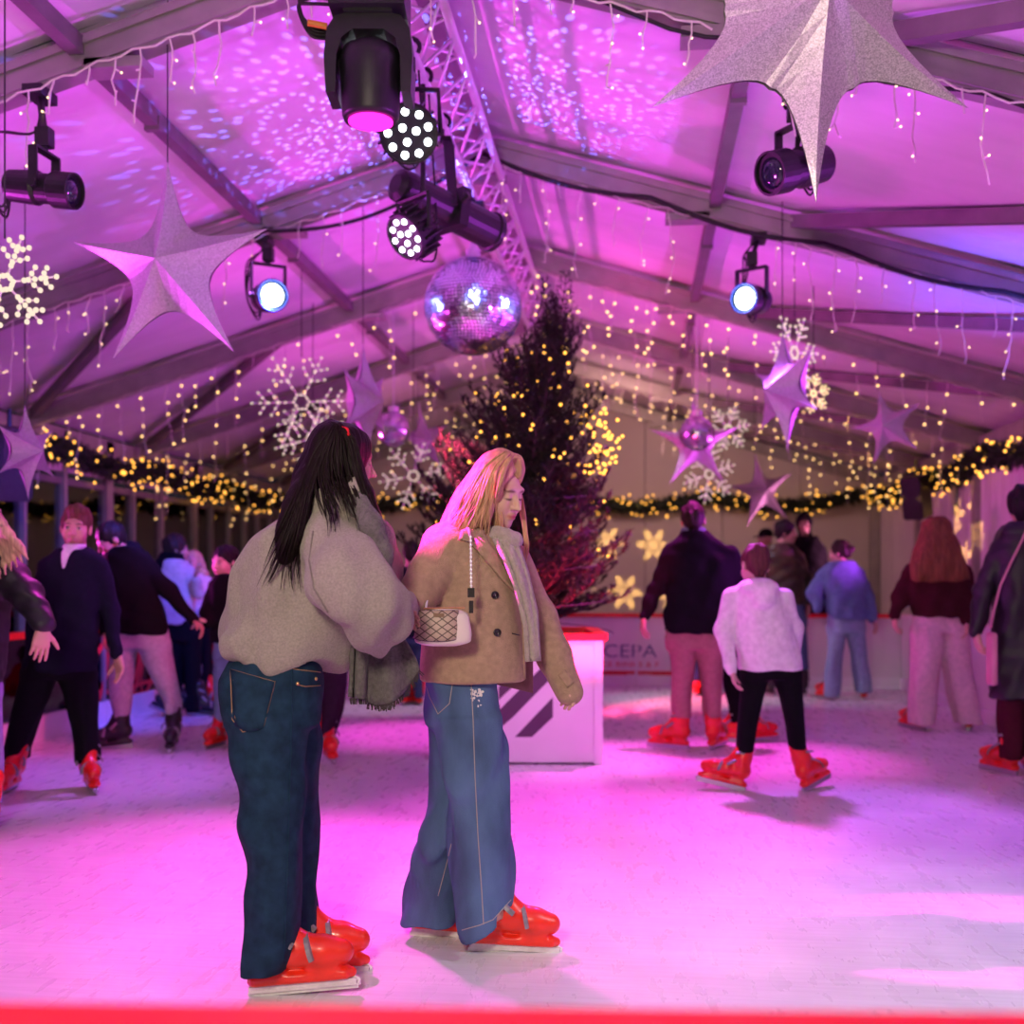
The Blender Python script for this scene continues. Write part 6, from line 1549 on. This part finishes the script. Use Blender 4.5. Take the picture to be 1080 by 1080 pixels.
# ------------------------------------------------------------------ her handbag
def bag_mat():
    m = bpy.data.materials.new('lattice_print'); m.use_nodes = True; N = m.node_tree.nodes; K = m.node_tree.links; b = N['Principled BSDF']
    tc = N.new('ShaderNodeTexCoord'); fac = None
    for a in (.95, -.95):
        mp = N.new('ShaderNodeMapping'); mp.inputs['Rotation'].default_value = (0, a, 0); K.new(tc.outputs['Object'], mp.inputs[0])
        w_ = N.new('ShaderNodeTexWave'); w_.inputs['Scale'].default_value = 15; w_.bands_direction = 'X'; K.new(mp.outputs[0], w_.inputs[0])
        g = N.new('ShaderNodeMath'); g.operation = 'LESS_THAN'; g.inputs[1].default_value = .07; K.new(w_.outputs['Fac'], g.inputs[0])
        if fac is None: fac = g.outputs[0]
        else: x = N.new('ShaderNodeMath'); x.operation = 'MAXIMUM'; K.new(fac, x.inputs[0]); K.new(g.outputs[0], x.inputs[1]); fac = x.outputs[0]
    mx = N.new('ShaderNodeMix'); mx.data_type = 'RGBA'; mx.inputs[6].default_value = (.46, .36, .27, 1); mx.inputs[7].default_value = (.10, .07, .05, 1)
    K.new(fac, mx.inputs[0]); K.new(mx.outputs[2], b.inputs['Base Color']); b.inputs['Roughness'].default_value = .5
    return m
bd = 3.56; bagc = P(467, 661, bd)
bag = thing('handbag', 'small beige lattice print handbag with cream sides on the blond woman', 'bag', bagc, rot=(0, 0, PSI))
s = bd / FP
f = Field(); f.loft([(-.062, 0, .0, .075, .030), (-.050, -.0, .0, .090, .034), (-.02, .002, .0, .090, .033), (.03, .006, .0, .078, .028), (.058, .010, .0, .066, .020)], 0, 3.2, .02)
V, F = f.mesh(.005); o = link('bag_body', np_mesh('bag_body', V, F), mat('cream_leather', (.72, .64, .58), .4, var=.05), bag, local=True)
G = [[np.array((-.080 + .152 * u - .008 * (1 - 2 * u) * (v) + (.012 * v), 0, -.044 + .096 * v)) for u in np.linspace(0, 1, 9)] for v in np.linspace(0, 1, 7)]
for i, row in enumerate(G):
    v = i / 6
    for j, q in enumerate(row):
        u = j / 8; q[0] = (-.088 + .148 * u) * (1 - .18 * v) + .004 * v - .004; q[1] = -.036 + .010 * max(0, v - .4) - .002 * math.sin(math.pi * u) + .010 * (abs(2 * u - 1)) ** 4
        if v == 0: q[2] += .010 * (abs(2 * u - 1)) ** 3
sheet(G, .004).build('print_panel', bag_mat(), bag, local=True, smooth=True)
mb = MB(); rim = [tuple(q) for q in G[0]] + [tuple(r[-1]) for r in G[1:]] + [tuple(q) for q in G[-1][-2::-1]] + [tuple(r[0]) for r in G[-2:0:-1]]
mb.tube(rim, .0022, 5, True); mb.build('piping', btn, bag, local=True)
mb = MB(); mb.box((-.010, -.036, .038), (.034, .006, .012)); mb.build('plaque', mat('plaque', (.22, .15, .10), .3, .7), bag, local=True)
mb = MB(); mb.tube([(-.060, -.004, .058), (.070, -.004, .060)], .003, 6); mb.build('zip', brass, bag, local=True)
sa = Vector(((497 - 467) * s, -.005, (661 - 640) * s)); sb = Vector(((496 - 467) * s, .02, (661 - 566) * s))
mb = MB(); mb.box(sa + Vector((0, 0, .0)), (.014, .012, .040)); mb.box(sa + Vector((0, 0, .045)), (.022, .014, .030)); mb.build('clasp', btn, bag, local=True)
mb = MB(); n = 26
for k in range(n):
    q = (sa + Vector((0, 0, .06))).lerp(sb, k / (n - 1)); mb.ball(q, (.0048, .003, .0052) if k % 2 else (.003, .0048, .0052), None, 6, 4)
mb.tube([sb, sb + Vector((-.01, .06, .03)), sb + Vector((-.02, .14, .03)), sb + Vector((-.05, .22, -.02))], .004, 5)
mb.tube([Vector((-.055, .01, .055)), Vector((-.05, .06, .12)), Vector((-.03, .12, .22))], .004, 5)
mb.build('chain_strap', chrome, bag, local=True)
